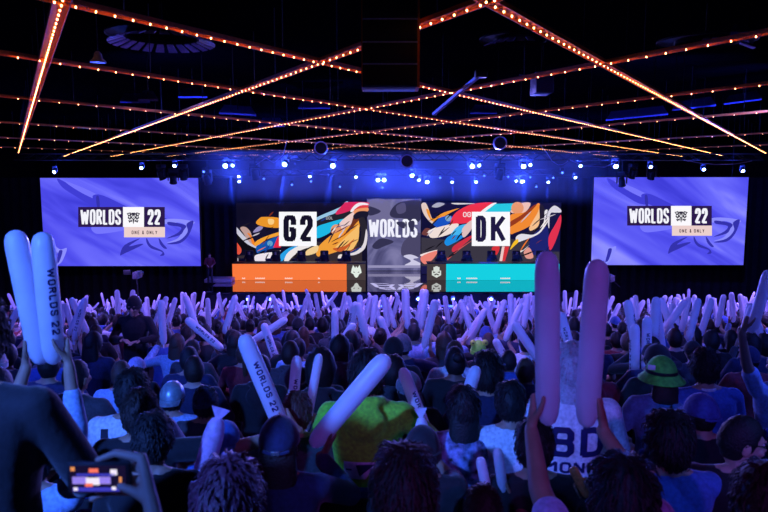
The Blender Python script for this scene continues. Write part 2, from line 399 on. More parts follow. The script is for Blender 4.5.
def draw_left(p):
    c = lambda *a: [(225+x/7.88, 200+y/7.88) for x, y in a]; e = lambda *a: [(300+x/7.32, 195+y/7.32) for x, y in a]
    bg = emis_noise('panel_dark', [(.3, S(10, 10, 34)), (.7, S(24, 20, 48))], st=1, nscale=.4)
    p.poly((50, 42, 50), c((28,400),(100,440),(240,430),(430,430),(591,330),(1080,330),(1080,520),(28,520)), False)
    p.poly((200,200,215), c((30,210),(70,195),(110,235),(160,290),(230,350),(280,385),(210,375),(150,350),(100,300),(60,240)))
    p.poly((14,12,18), c((28,250),(60,225),(110,285),(180,350),(265,392),(240,410),(130,390),(60,420),(28,330)))
    p.disc((205,205,212), 230, 234.5, 1.7)
    p.poly((225,82,60), c((60,300),(90,330),(130,390),(110,430),(60,400),(40,350)))
    p.poly((170,160,168), c((25,370),(45,420),(95,455),(165,480),(150,492),(60,467),(25,420)))
    p.poly((190,155,148), c((120,220),(160,212),(200,250),(215,300),(235,355),(190,330),(150,270)))
    p.poly((240,130,42), c((175,260),(195,290),(215,345),(245,365),(232,330),(200,270)))
    p.poly((235,150,42), c((245,185),(270,145),(310,133),(435,145),(435,215),(320,212)))
    p.poly((250,205,130), c((340,150),(385,155),(380,190),(345,190))); p.poly((150,140,190), c((220,255),(260,210),(300,215),(270,245)))
    p.poly((240,160,52), c((235,335),(300,295),(435,250),(435,275),(330,310),(245,365)))
    p.poly((18,84,170), c((245,370),(280,345),(400,290),(440,300),(440,360),(300,400),(255,420)))
    p.disc((100,160,200), 270, 243.5, 2.8); p.poly((230,40,72), c((380,375),(415,290),(440,285),(440,375)), False)
    p.poly((235,226,236), c((235,440),(300,420),(380,410),(440,398),(390,440),(345,485),(250,495)))
    p.poly((42,160,230), c((430,440),(500,380),(570,362),(520,400),(470,460),(440,490)))
    p.poly((236,230,230), c((500,410),(600,355),(680,362),(600,400),(540,440),(490,490),(465,480)))
    p.poly((30,26,34), c((560,420),(640,380),(720,372),(650,430),(590,500),(540,490)))
    p.poly((150,196,228), e((120,165),(290,90),(330,52),(350,52),(285,118),(120,190)))
    p.poly((34,34,46), e((118,192),(250,138),(385,115),(375,145),(250,198),(118,222)))
    p.text((170,170,180), 'DDL', 326, 216.5, 333, 219.5, .5, .5)
    p.poly((216,40,92), e((262,128),(320,65),(345,52),(495,53),(495,75),(420,78),(372,112),(280,142)))
    p.poly((242,232,242), e((368,118),(400,75),(440,55),(495,62),(495,73),(430,86),(388,122)))
    p.poly((226,62,70), e((393,112),(440,78),(495,75),(495,93),(430,102)))
    p.poly((236,152,104), e((375,142),(410,105),(495,93),(495,120),(440,127)))
    p.poly((30,184,230), e((118,240),(200,205),(335,172),(255,228),(215,278),(118,316)))
    p.poly((236,204,200), e((290,205),(380,130),(397,140),(390,190),(340,245),(290,265)))
    p.disc((225,152,115), 336.2, 229.8, 5.4)
    p.poly((240,158,58), e((130,385),(220,300),(300,262),(400,200),(437,172),(432,250),(380,340),(330,388),(240,425),(130,450)))
    p.poly((246,190,108), e((250,400),(330,312),(400,250),(431,222),(427,330),(392,392),(330,412)))
    p.poly((110,50,32), e((398,150),(440,172),(415,202),(360,267),(320,292),(370,222)))
    p.poly((200,90,40), e((240,392),(330,372),(400,320),(340,392),(290,415)))
    p.poly((26,24,46), e((390,152),(430,120),(495,122),(492,162),(440,170),(402,178)))
    p.poly((40,36,48), e((430,178),(472,168),(492,260),(478,370),(430,430),(370,432),(430,362),(447,270)))
    p.poly((226,218,224), e((484,250),(494,300),(480,380),(440,422),(380,442),(310,430),(380,424),(430,398),(466,350)))
    p.disc((232,222,220), 341, 257.5, 3.2); p.poly((240,206,150), e((50,405),(130,368),(122,420),(45,442)))
    streaks(p, 229, 366.6, (279, 316.6), PAL, 4)
    p.rect((250,250,255), 279, 211.8, 316.6, 246); p.text((22,18,40), 'G', 283.4, 215.2, 296.2, 241.4, 1, 5.4, 4.6); p.text((22,18,40), '2', 300, 215.2, 312.8, 241.4, 1, 5.4, 4.6)
    return bg
def draw_right(p):
    c = lambda *a: [(418+x/7.64, 198+y/7.64) for x, y in a]; e = lambda *a: [(490+x/7.64, 198+y/7.64) for x, y in a]
    bg = emis_noise('panel_dark_blue', [(.3, S(14, 14, 50)), (.7, S(28, 26, 76))], st=1, nscale=.4)
    p.poly((58,54,68), c((25,300),(300,330),(600,300),(860,330),(900,410),(1080,410),(1080,520),(25,520)), False)
    p.poly((226,202,194), c((25,50),(55,35),(80,80),(110,160),(170,203),(120,203),(70,160),(38,110)))
    p.poly((240,150,52), c((62,85),(85,95),(110,158),(200,110),(315,78),(260,106),(150,168),(110,178),(80,140)))
    p.poly((25,82,192), c((115,190),(180,145),(262,140),(240,192),(170,228),(135,218))); p.disc((124,164,204), 448.3, 218.3, 3.1)
    p.poly((222,216,224), c((260,38),(440,42),(300,50))); p.poly((170,170,192), c((105,65),(150,35),(205,45),(150,72)))
    p.poly((236,50,76), c((248,192),(290,110),(420,45),(580,37),(500,100),(400,182),(300,197)))
    p.text((240,220,225), 'OG', 463, 212, 471, 217, .6, .9)
    p.poly((242,242,246), c((478,106),(560,45),(600,40),(520,108))); p.poly((40,200,226), c((510,106),(590,45),(734,40),(702,106)), False)
    p.poly((112,62,62), c((28,275),(60,230),(105,245),(82,285)))
    p.poly((241,222,216), c((78,265),(100,240),(250,200),(312,203),(250,272),(110,306)))
    p.poly((72,182,240), c((248,292),(300,220),(385,198),(372,242),(310,287))); p.poly((26,140,226), c((203,332),(240,290),(320,284),(342,302),(250,356),(215,362)))
    p.poly((222,192,192), c((338,235),(412,168),(412,232),(350,302))); p.poly((206,50,70), c((258,402),(280,360),(402,288),(412,302),(320,382),(280,412)))
    p.poly((240,222,222), c((18,432),(150,396),(60,448))); p.poly((236,130,118), c((22,450),(148,402),(112,470),(50,505)))
    p.poly((200,84,84), c((205,470),(300,395),(420,320),(300,408),(222,478)))
    p.poly((236,192,182), e((155,108),(220,45),(310,38),(262,112))); p.disc((230,152,112), 517.5, 208, 6.2)
    p.poly((241,138,52), e((150,135),(260,110),(340,60),(372,38),(382,70),(342,170),(290,222),(200,262),(150,268)))
    p.poly((150,58,32), e((150,222),(260,150),(352,58),(332,58),(240,130),(150,185)))
    p.poly((246,192,142), e((298,232),(360,120),(383,70),(382,180),(340,252)))
    p.poly((36,30,52), e((378,58),(406,58),(422,120),(412,200),(370,262),(310,272),(195,284),(330,244),(377,190)))
    p.poly((30,35,112), e((320,290),(420,220),(447,260),(442,420),(300,420)))
    p.poly((226,222,232), e((418,100),(441,93),(427,150),(402,242),(350,287),(260,322),(208,337),(198,300),(240,274),(330,280),(390,238),(413,170)))
    p.poly((246,190,42), e((152,395),(180,338),(210,313),(216,337),(185,367)))
    p.poly((226,50,80), e((448,300),(500,200),(541,128),(541,205),(500,332),(458,400))); p.poly((216,212,226), e((440,112),(490,58),(541,88),(541,110),(500,112),(460,122),(452,232),(440,182)))
    p.poly((214,50,60), e((15,378),(72,370),(60,422),(28,442))); p.poly((236,200,200), e((70,490),(92,370),(112,370),(92,490)), False); p.poly((212,52,62), e((92,490),(112,370),(148,370),(112,490)), False)
    p.poly((226,152,142), e((258,412),(300,378),(332,452),(280,462)))
    streaks(p, 421.4, 560, (471.8, 510), PAL, 9)
    p.rect((250,250,255), 471.8, 211.8, 510, 246); p.text((32,26,66), 'D', 475.8, 215.6, 486.2, 241.8, 1, 4.8, 4); p.text((32,26,66), 'K', 490.8, 215.6, 505.6, 241.8, 1, 4.6, 4)
    return bg
def draw_mid(p):
    bg = emis_noise('panel_mist', [(.25, S(60, 58, 100)), (.5, S(98, 96, 142)), (.75, S(140, 136, 182))], (1, 1, .6), R(20), 1, .55, 1.5)
    dk = (52, 50, 82); w = lambda *a: [(340+x/4.65, 190+y/4.65) for x, y in a]
    p.poly((112,108,150), w((130,50),(220,48),(240,110),(250,150),(135,150)))
    p.poly(dk, w((232,105),(262,65),(310,50),(375,52),(378,130),(330,170),(270,165),(300,135),(245,128)))
    p.poly((84,80,120), w((262,75),(300,60),(305,100),(270,110))); p.poly(dk, w((130,75),(190,98),(150,118),(130,112)))
    p.poly(dk, w((150,260),(190,225),(250,240),(205,262),(170,275))); p.poly((74,70,104), w((300,235),(378,200),(378,300),(330,310),(285,300)))
    p.text((240, 240, 255), 'WORLDS', 368.6, 219, 417.4, 237.4, .8, 2.7, 2.4)
    p.poly(dk, w((262,150),(300,150),(300,178),(280,172))); p.poly(dk, w((318,150),(345,145),(340,195),(322,175)))
    p.poly((205,202,230), w((295,308),(330,300),(365,315),(340,322),(378,345),(330,360),(300,350),(330,330)))
    p.poly((150,146,186), w((130,350),(378,350),(378,362),(130,362)), False)
    return bg
art_panel('LED wall of bright ribbons with a white square above the orange desk', 42.4, 229, 366.6, 203, draw_left)
art_panel('LED wall of bright ribbons with a white square above the turquoise desk', 42.4, 421.4, 560, 203, draw_right)
art_panel('misty grey violet LED wall with a white word, between the two colourful walls', 44, 367, 421, 199, draw_mid)

def desk(label, x0, x1, ex0, ex1, colr, emblem):
    Y = 40.0; a, c = P(x0, 272, Y).x, P(x1, 272, Y).x; ea, ec = P(ex0, 272, Y).x, P(ex1, 272, Y).x
    zt = P(384, 263, Y).z; zb = SZ+.01
    lo, hi = min(a, ea), max(c, ec)
    r = empty('player_desk', ((lo+hi)/2, Y+.4, SZ), label, 'desk')
    b = MB(); b.rbox(((lo+hi)/2, Y+.47, zt-.03), (hi-lo, .9, .06), .015); pin(b.build('desk_top', CASE, r), r)
    b = MB(); b.box((a, Y, zb), (c, Y+.06, zt-.06)); pin(b.build('front_panel', emis('desk_led_%d' % colr[0], S(*colr), 1.0), r, smooth=False), r)
    p = Picture(Y-.004); wdt = x1-x0
    for k in ((.085, 3), (.20, 9), (.46, 7), (.75, 2)) if ex0 > x0 else ((.10, 3), (.18, 10), (.48, 9)):
        for j in range(int(k[1])):
            p.rect((255, 226, 214), x0+wdt*k[0]+j*1.1, 277.6+(j % 2)*.3, x0+wdt*k[0]+j*1.1+.75, 279)
    pin(p.build('sponsor_marks', r), r)
    b = MB(); b.box((ea, Y+.005, zb), (ec, Y+.06, zt-.06)); pe = pin(b.build('emblem_panel', emis('emblem_grey', S(70, 60, 62), 1), r, smooth=False), r)
    p = Picture(Y-.006); emblem(p, (ex0+ex1)/2, 271.6); q = p.build('team_emblem', pe); pin(q, r); q.matrix_parent_inverse = Matrix.Translation(-V(r.location))@Matrix()
    q.matrix_parent_inverse = Matrix.Identity(4); q.location = (0, 0, 0)
    b = MB()
    for x in (lo+.1, (lo+hi)/2, hi-.1): b.box((x-.03, Y+.2, zb), (x+.03, Y+.8, zt-.06))
    pin(b.build('frame', DARKM, r, smooth=False), r)
    return r
def emb1(p, cx, cy):
    k = 4.65; X = lambda *a: [(cx+(x-73)/k, cy+(y-383)/k) for x, y in a]
    p.poly((226,236,228), X((48,388),(52,370),(58,352),(67,366),(73,358),(79,366),(88,352),(94,370),(98,388),(86,396),(80,408),(73,412),(66,408),(60,396)), False)
    p.poly((90,84,86), X((60,382),(68,388),(60,388)), False); p.poly((90,84,86), X((86,382),(78,388),(86,388)), False)
def emb2(p, cx, cy):
    X = lambda *a: [(cx+x, cy+y) for x, y in a]
    p.poly((214,220,214), X((-4.6,-1),(-4.6,3.6),(0,6.2),(4.6,3.6),(4.6,-1),(3,-1),(3,-4.6),(1.2,-4.6),(1.2,-5.4),(-1.2,-5.4),(-1.2,-4.6),(-3,-4.6),(-3,-1)), False)
    for s in (-1, 1): p.poly((60,52,54), X((s*.8,.6),(s*3.4,-.4),(s*3.2,1.6)), False)
    p.poly((60,52,54), X((-2.6,3),(0,1.8),(2.6,3),(1.6,3.8),(0,2.9),(-1.6,3.8)), False)
desk('long orange player desk with a pale animal emblem at its end', 232.4, 346.6, 347, 365.6, (250, 122, 62), emb1)
desk('long turquoise player desk with a pale hexagon emblem at its end', 446.2, 559.4, 427, 446, (22, 208, 226), emb2)

# ------------------------------------------------------------------ amber ceiling beams
LZ = CAMZ+1.5
COPPER = mat('copper_paint', (.9, .22, .03), .6, 0., vary=.15)
BULB = emis('amber_bulb', (1., .36, .12), 20)
bulb_me = None
b = MB(); b.ell((0, 0, 0), (.0095, .0095, .012), nu=6, nv=4); bulb_me = b.mesh('bulb', [BULB])
def hdir(vpx):
    d = ray(vpx, 175); d.z = 0; return d.normalized()
def beam(label, vpx, through, group, y0, y1, xlim=27, gap=.21):
    d = hdir(vpx); p = Pz(*through, LZ); t0 = (y0-p.y)/d.y; t1 = (y1-p.y)/d.y
    a, c = p+d*t0, p+d*t1
    if abs(a.x) > xlim: a = p+d*((math.copysign(xlim, a.x)-p.x)/d.x)
    if abs(c.x) > xlim: c = p+d*((math.copysign(xlim, c.x)-p.x)/d.x)
    L = (c-a).length; ang = math.atan2(d.y, d.x)
    r = empty('ceiling_light_beam', a, label, 'ceiling beam', group); r.rotation_euler = (0, 0, ang)
    b = MB(); W = .07
    b.box((0, -W, .05), (L, W, .07)); b.box((0, -W-.008, .022), (L, -W, .07)); b.box((0, W, .022), (L, W+.008, .07))
    k = 0
    while k < L: b.box((k, -.012, .02), (k+.03, .012, .05)); k += 1.2
    b.build('trough', COPPER, r, smooth=False)
    b = MB(); k = .4
    while k < L: b.tube([(k, 0, .07), (k, 0, CZ-LZ)], .008, 5); k += 2.4
    b.build('hanger_rod', DARKM, r)
    pos = []; x = .06
    while x < L:
        q = a+d*x; u, v = proj(q)
        if q.y > .5 and -15 < u < 783 and -15 < v: pos.append((q.y, x))
        x += gap
    pos.sort()
    for yy, x in pos[:100]:
        o = link('bulb', bulb_me, r, (x, 0, .016))
    if len(pos) > 100:
        b = MB()
        for yy, x in pos[100:]: b.ell((x, 0, .016), (.009, .009, .011), nu=5, nv=3)
        tag(b.build('bulb_string', BULB, r), kind='stuff')
VA, VB = 12, 806
beam('amber bulb-lined beam running steeply down at the far left of the ceiling', VA, (40, 80), 'amber beams', 2.5, 58)
for q, gp, t in [((300, 72), .21, 'beam rising to the top edge behind the hanging loudspeaker array'), ((512, 83), .3, 'beam passing just under the hanging loudspeaker array'), ((512, 116), .45, 'beam, third up from the stage lights of those rising rightward'), ((512, 134), .6, 'beam, second up from the stage lights of those rising rightward'), ((640, 141), .7, 'beam, second lowest above the stage lights of those rising rightward'), ((690, 148.5), .8, 'beam, lowest and farthest of those rising rightward, over the right video screen')]:
    beam('amber bulb-lined ceiling '+t, VA, q, 'amber beams', 2.5, 58, gap=gp)
for q, gp, t in [((600, 65), .21, 'beam falling from top centre steeply towards the upper right corner'), ((256, 50), .21, 'beam falling rightward from the top left corner'), ((256, 94), .3, 'beam, second below the top left corner of those falling rightward'), ((200, 117), .45, 'beam, third below the top left corner of those falling rightward'), ((150, 133), .6, 'beam, fourth below the top left corner of those falling rightward'), ((100, 143), .7, 'beam, second lowest of those falling rightward at far left'), ((70, 150), .8, 'beam, lowest and farthest of those falling rightward, over the left video screen')]:
    beam('amber bulb-lined ceiling '+t, VB, q, 'amber beams', 2.5, 58, gap=gp)

# ------------------------------------------------------------------ hanging things in the ceiling
# loudspeaker array
A0 = P(362.5, 45, 7); A1 = P(417.5, 45, 7); zb = P(390, 87, 7).z; wd = A1.x-A0.x
la = empty('line_array_speaker', ((A0.x+A1.x)/2, 7, zb), 'tall black loudspeaker array hanging from the ceiling between amber beams', 'loudspeaker')
z = zb; cells = [P(390, 87, 7).z, P(390, 63, 7).z, P(390, 41, 7).z, P(390, 18, 7).z, P(390, -4, 7).z, P(390, -26, 7).z]
GRL = mat('speaker_grille', (.015, .015, .02), .6, .3, bump=.6, scale=220)
TRIMB = mat('blue_grey_trim', (.5, .55, 1.), .4)
for i in range(5):
    b = MB(); h = cells[i+1]-cells[i]-.012
    b.rbox((0, .2, cells[i]-zb+h/2), (wd, .4, h), .012); o = b.build('cabinet', CASE, la)
    b = MB(); b.rbox((0, -.008, cells[i]-zb+h/2), (wd*.94, .02, h*.9), .006); b.build('grille', GRL, o)
    b = MB(); b.box((-wd/2, -.012, cells[i+1]-zb-.014), (wd/2, .4, cells[i+1]-zb-.004)); b.build('edge_strip', TRIMB, o, smooth=False)
b = MB()
for sx in (-1, 1): b.box((sx*wd/2-.012 if sx > 0 else -wd/2-.012, .02, 0), (sx*wd/2+.024 if sx > 0 else -wd/2, .38, CZ-zb))
b.build('side_rail', COPPER, la, smooth=False)
b = MB(); b.tube([(-wd*.4, .2, cells[5]-zb), (0, .2, CZ-zb)], .01); b.tube([(wd*.4, .2, cells[5]-zb), (0, .2, CZ-zb)], .01); b.build('chain', DARKM, la)

# pendant
p0 = P(98, 61, 9)
pl = empty('pendant_lamp', p0, 'small pale pendant lamp hanging near the left ceiling beam', 'lamp')
b = MB(); b.lathe([(.10, -.02), (.095, 0), (.06, .03), (.045, .09), (.02, .12)], 20); b.build('lamp_shade', mat('pale_shade', (.6, .55, .65), .4), pl)
b = MB(); b.tube([(0, 0, .12), (0, 0, CZ-p0.z)], .006, 6); b.build('cord', DARKM, pl)
# dim coffer rings
RINGM = mat('ring_reflector', (.5, .45, .75), .3, .4)
def ring(label, px, py, rad, Y, segs, tiltm=.35):
    c = P(px, py, Y); r = empty('ceiling_ring', c, label, 'ceiling fixture')
    b = MB(); n = 36
    b.lathe([(rad*.66, .06), (rad*.66, .12), (rad*1.04, .12), (rad*1.04, .09)], n, cap=False); b.build('rim', DRAPE, r)
    b = MB(); b.tube([(0, 0, .12), (0, 0, CZ-c.z)], .02); b.build('stem', DARKM, r)
    for k in segs:
        a0, a1 = R(k*15), R(k*15+10); b = MB(); vs = []
        for rr, zz in ((rad*.7, .05), (rad, -.03)):
            for aa in (a0, a1): vs.append((rr*math.cos(aa), rr*math.sin(aa), zz))
        vs += [(x, y, z+.015) for x, y, z in vs]
        b.add(vs, [(0, 1, 3, 2), (4, 6, 7, 5), (0, 2, 6, 4), (1, 5, 7, 3), (0, 4, 5, 1), (2, 3, 7, 6)])
        b.build('reflector', RINGM, r, smooth=False)
ring('dark round ceiling fitting with a ring of glinting violet reflectors, upper left', 162, 42, .8, 11, range(24))
ring('dark round ceiling fitting with few glinting reflectors, upper right', 520, 46, .6, 11, (13, 14, 15, 16, 17, 18))
ring('dark round ceiling fitting cut by the uppermost amber beam at far right', 706, 48, .7, 11, (16, 17, 18, 19, 20, 23))
# acoustic panels and ducts
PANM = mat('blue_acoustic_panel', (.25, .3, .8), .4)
def cpanel(label, pts, Y, th=.05):
    q = [P(x, y, Y+dy) for x, y, dy in pts]; c = sum(q, V())/len(q)
    b = MB(); n = len(q); lo = [p-c for p in q]; hi = [p-c+V((0, 0, th)) for p in q]
    b.add(lo+hi, [list(range(n)), list(range(2*n-1, n-1, -1))]+[(i, (i+1) % n, n+(i+1) % n, n+i) for i in range(n)])
    o = b.build('ceiling_panel', PANM, smooth=False, loc=c); tag(o, label, 'ceiling panel', 'ceiling panels')
    b = MB(); b.tube([(0, 0, th), (0, 0, CZ-c.z)], .01, 5); b.build('hanger', DARKM, o)
def flat(px0, px1, py, sk=0, d=1.2): return [(px0, py, 0), (px1, py+sk, 0), (px1-5, py+sk-8, d), (px0+5, py-8, d)]
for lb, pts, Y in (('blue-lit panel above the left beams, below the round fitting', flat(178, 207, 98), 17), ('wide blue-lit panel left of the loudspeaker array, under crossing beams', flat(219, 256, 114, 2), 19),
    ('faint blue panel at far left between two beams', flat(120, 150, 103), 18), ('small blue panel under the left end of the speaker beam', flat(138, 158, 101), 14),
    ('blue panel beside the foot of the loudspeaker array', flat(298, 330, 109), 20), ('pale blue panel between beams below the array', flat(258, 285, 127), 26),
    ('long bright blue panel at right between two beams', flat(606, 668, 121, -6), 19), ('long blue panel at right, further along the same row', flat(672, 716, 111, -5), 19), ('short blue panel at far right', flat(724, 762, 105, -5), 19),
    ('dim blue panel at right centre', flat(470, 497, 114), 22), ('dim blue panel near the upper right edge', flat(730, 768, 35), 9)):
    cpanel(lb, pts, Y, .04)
a, c = P(434, 114, 14), P(481, 74, 12)
t = empty('ceiling_strut', a, 'pale slanting ceiling strut right of the loudspeaker array', 'strut')
b = MB(); dd = c-a; b.tube([(0, 0, 0), dd], .045, 6); b.build('bar', mat('pale_metal', (.45, .42, .55), .4, .5), t)
b = MB(); b.rbox(dd, (.2, .2, .12), .01); b.build('bracket', DARKM, t)
a = P(545, 88, 14)
t = empty('ceiling_unit', a, 'dark boxy ceiling unit with blue edges above the right beams', 'ceiling unit')
b = MB(); b.rbox((0, .3, .12), (.35, .6, .42), .02); b.build('housing', mat('navy_box', (.06, .07, .25), .5), t)
b = MB(); [b.tube([(-.5, .1, .22+.05*k), (-.1, .05, .18+.05*k)], .008, 5) for k in range(2)]; b.build('cable', TRIMB, t)
b = MB(); b.tube([(0, .3, .3), (0, .3, CZ-a.z)], .02); b.build('stem', DARKM, t)

# ------------------------------------------------------------------ trusses
def truss(label, x0, x1, Y, z, s=.3):
    r = empty('lighting_truss', ((x0+x1)/2, Y, z), label, 'truss', 'lighting trusses'); L = (x1-x0)/2
    b = MB()
    for dy in (0, s):
        for dz in (0, s): b.tube([(-L, dy, dz), (L, dy, dz)], .025, 6)
    b.build('chord', DARKM, r)
    b = MB(); x = -L; k = 0
    while x+s*1.3 < L:
        for dy in (0, s): b.tube([(x, dy, 0 if k % 2 else s), (x+s*1.3, dy, s if k % 2 else 0)], .012, 4)
        x += s*1.3; k += 1
    b.build('lattice', DARKM, r)
    x = -L+1.7
    while x < L: b = MB(); b.tube([(x, s/2, s), (x, s/2, CZ-z-.01)], .01, 5); x += 4.2; b.build('hoist_chain', DARKM, r)
T1, T2 = 33.0, 38.0
z1 = P(384, 160, T1).z; z2 = P(384, 175, T2).z
truss('front dark truss over the stage edge, carrying the upper row of blue lamps', -17.5, 18, T1, z1)
truss('rear dark truss above the LED walls, carrying the lower row of blue lamps', -9.5, 10.5, T2, z2)

LENS = emis('blue_lens', (.06, .14, 1.), 6); LENSB = emis('white_blue_lens', (.22, .36, 1.), 40)
def moving_head(M0, lens):
    r = empty('moving_head_light')
    b = MB(); b.rbox((0, 0, .1), (.3, .22, .12), .02); b.build('base', CASE, r)
    b = MB(); b.rbox((0, 0, .02), (.36, .1, .04), .01); [b.rbox((s*.17, 0, -.12), (.035, .1, .3), .012) for s in (-1, 1)]; b.build('yoke', CASE, r)
    M = Matrix.Translation((0, 0, -.2)) @ Matrix.Rotation(R(M0), 4, 'X')
    b = MB(); b.lathe([(.06, .17), (.1, .14), (.12, .0), (.115, -.12), (.13, -.14), (.13, -.17), (.11, -.17), (.105, -.15)], 18, M=M); h = b.build('lamp_head', CASE, r)
    b = MB(); b.lathe([(.001, -.155), (.105, -.155), (.1, -.165), (.06, -.178), (.001, -.182)], 18, M=M); b.build('lens', lens, h)
    return r
LIGHTS_UP = [(55,171,1),(142,167,1),(175,165,1),(204,171,0),(226,164.5,2),(233,164.5,1),(285,163,2),(333,164.5,2),(472,165,2),(479,164.5,1),(523,165,2),(530,164,1),(562,172,0),(580,165,1),(615,165,2),(650,166,1),(703,168.5,1),(742,170,1)]
LIGHTS_LO = [(239,175.5,1),(239.5,180.5,1),(264,178,0),(292,184,0),(310,175.5,1),(311,180.5,0),(356,176,1),(378,178.5,2),(384,178.5,2),(412,174,2),(419,179,1),(427,180.5,2),(452,181,1),(476,181,1),(484,175,0),(508,176,0),(516,180,1),(522,180,2),(530,176.5,0),(548,181,1),(553,177,0),(575,176.5,1),(440,177,0),(497,177,0),(340,186,0),(536,186,0)]
# row of floor lamps in front of the stage
LIGHTS_FL = [248, 271, 307, 347, 382.5, 418, 453, 491, 527]
heads = []
proto = {}
def put_head(px, py, Y, br, label, group, up=False, ang=62):
    key = (br > 0, up, ang)
    if key not in proto:
        o = proto[key] = moving_head(-ang if not up else -140, LENSB if br > 0 else LENS)
    else: o = copy_tree(proto[key])
    sc = {0: .5, 1: .68, 2: 1.0}[br]
    o.scale = (sc,)*3; lz = -.2*sc
    o.location = P(px, py, Y)-V((0, 0, lz))
    tag(o, label, 'stage light', group); heads.append((P(px, py, Y-.22), br)); return o
for i, (x, y, br) in enumerate(sorted(LIGHTS_UP)): put_head(x, y, T1-.1, br, '%s blue moving head lamp, %s from left under the front truss' % (('small', 'bright', 'dazzling')[br], ordw(i+1)), 'lamps on the front truss', ang=62)
for i, (x, y, br) in enumerate(sorted(LIGHTS_LO)): put_head(x, y, T2-.1, br, '%s blue moving head lamp, %s from left under the rear truss' % (('small', 'bright', 'dazzling')[br], ordw(i+1)), 'lamps on the rear truss', ang=55)
for i, x in enumerate(LIGHTS_FL):
    put_head(x, 300.5, SY-.6, 1, 'blue floor lamp on the stage front, %s from left of the row' % ordw(i+1), 'floor lamps before the stage', up=True)
    q = P(x, 305.5, SY-.9); b = MB(); b.rbox(q+V((.45 if i % 2 else -.2, .1, -.12)), (.95, .5, .16), .02)
    o = b.build('lamp_platform', mat('pale_blue_box', (.4, .45, .75), .5)); tag(o, 'low pale platform under the %s floor lamp from left, before the stage' % ordw(i+1), 'platform', 'lamp platforms')
    b = MB(); b.box(V((q.x-.5, q.y-.02, FRONT_Z)), V((q.x+.5, q.y+.25, q.z-.2))); b.build('frame', CASE, o, smooth=False)
# unlit dark heads hanging over the corners of the side screens
for i, (x, y, Y) in enumerate([(161,173,36.5),(173,177,36.5),(183,173,36.5),(207,178,36.5),(622,180,37.5),(633,172,37.5),(652,173,37.5),(255,172,34.5),(407,160,34.5),(500,172,34.5)]):
    o = copy_tree(proto_dark) if i else moving_head(25, CASE)
    if i == 0: proto_dark = o
    o.location = P(x, y-4, Y); o.scale = (1.5,)*3; o.rotation_euler = (0, 0, R((i*53) % 70-35))
    tag(o, 'unlit black lamp hanging by a truss, %s from left of the unlit ones' % ordw([1,2,3,4,8,9,10,5,6,7][i]), 'stage light', 'unlit lamps')
    b = MB(); b.tube([(0, 0, .15), (0, 0, (z1+.1-o.location.z)/1.5)], .02, 6); b.build('clamp_pole', DARKM, o)
# ring shaped lamps
for i, (x, y) in enumerate(((321, 148), (407, 161), (500, 143))):
    q = P(x, y, 30); r = empty('ring_lamp', q, 'pale round drum fixture hanging over the stage front, %s from left' % ordw(i+1), 'stage fixture', 'drum fixtures over the stage')
    M = Matrix.Rotation(R(90), 4, 'X')
    b = MB(); b.lathe([(.24, -.1), (.29, -.1), (.29, .1), (.24, .1), (.24, -.1)], 24, M=M, cap=False); b.build('rim', mat('pale_metal', (.45, .42, .55), .4, .5), r)
    b = MB(); b.lathe([(.24, .06), (.1, .09), (.001, .1)], 20, M=M, cap=False); b.build('dish', CASE, r)
    b = MB(); b.tube([(0, 0, .29), (0, 0, CZ-q.z)], .015, 6); b.build('pole', DARKM, r)
# drooping cables
for lb, pts, Y in (('white cable drooping from the right beams above the right screen', [(541,146),(547,153),(552,161),(558,165),(563,164.5),(568,161)], 30), ('pale cable hanging beside the rear lamps at right', [(684,160),(700,163),(715,164.5),(735,164),(752,161)], 30), ('pale cable looping from the left of the front truss', [(256,165),(266,158),(274,163),(283,155),(287,140)], 30), ('pale cable looping along the right end of the front truss', [(570,160),(585,166),(605,167),(618,161)], 30)):
    b = MB(); b.tube([P(x, y, Y) for x, y in pts], .018, 6)
    tag(b.build('cable', mat('pale_cable', (.6, .6, .75), .5)), lb, 'cable')
# haze in the light beams
b = MB(); hzb = P(384, 203, 42).z+.15; b.box((-9.7, 31.0, hzb), (11.4, 46, 3.0))
hz = bpy.data.materials.new('stage_haze'); hz.use_nodes = True; nt = hz.node_tree; nt.nodes.remove(nt.nodes['Principled BSDF'])
vs = nt.nodes.new('ShaderNodeVolumeScatter'); vs.inputs['Density'].default_value = .03; vs.inputs['Anisotropy'].default_value = .25; vs.inputs['Color'].default_value = (.9, .92, 1, 1)
tcv = nt.nodes.new('ShaderNodeTexCoord'); sx = nt.nodes.new('ShaderNodeSeparateXYZ'); nt.links.new(tcv.outputs['Object'], sx.inputs[0])
def mrange(sock, a, b_, c_, d_):
    m = nt.nodes.new('ShaderNodeMapRange'); m.interpolation_type = 'SMOOTHSTEP'
    for i_, v_ in zip((1, 2, 3, 4), (a, b_, c_, d_)): m.inputs[i_].default_value = v_
    nt.links.new(sock, m.inputs[0]); return m.outputs[0]
def mul(u, v):
    m = nt.nodes.new('ShaderNodeMath'); m.operation = 'MULTIPLY'; nt.links.new(u, m.inputs[0]); nt.links.new(v, m.inputs[1]); return m.outputs[0]
nzv = nt.nodes.new('ShaderNodeTexNoise'); nzv.inputs['Scale'].default_value = .45; nt.links.new(tcv.outputs['Object'], nzv.inputs['Vector'])
dens = mul(mul(mrange(sx.outputs[2], hzb, hzb+.9, 0, .034), mrange(sx.outputs[0], -9.7, -7, 0, 1)), mul(mrange(sx.outputs[0], 8.5, 11.4, 1, 0), mrange(nzv.outputs['Fac'], .3, .7, .45, 1.3)))
nt.links.new(dens, vs.inputs['Density'])
nt.links.new(vs.outputs[0], nt.nodes['Material Output'].inputs['Volume'])
tag(b.build('haze', hz, smooth=False), 'thin haze hanging over the stage, lit blue by the lamps', 'haze', kind='stuff')

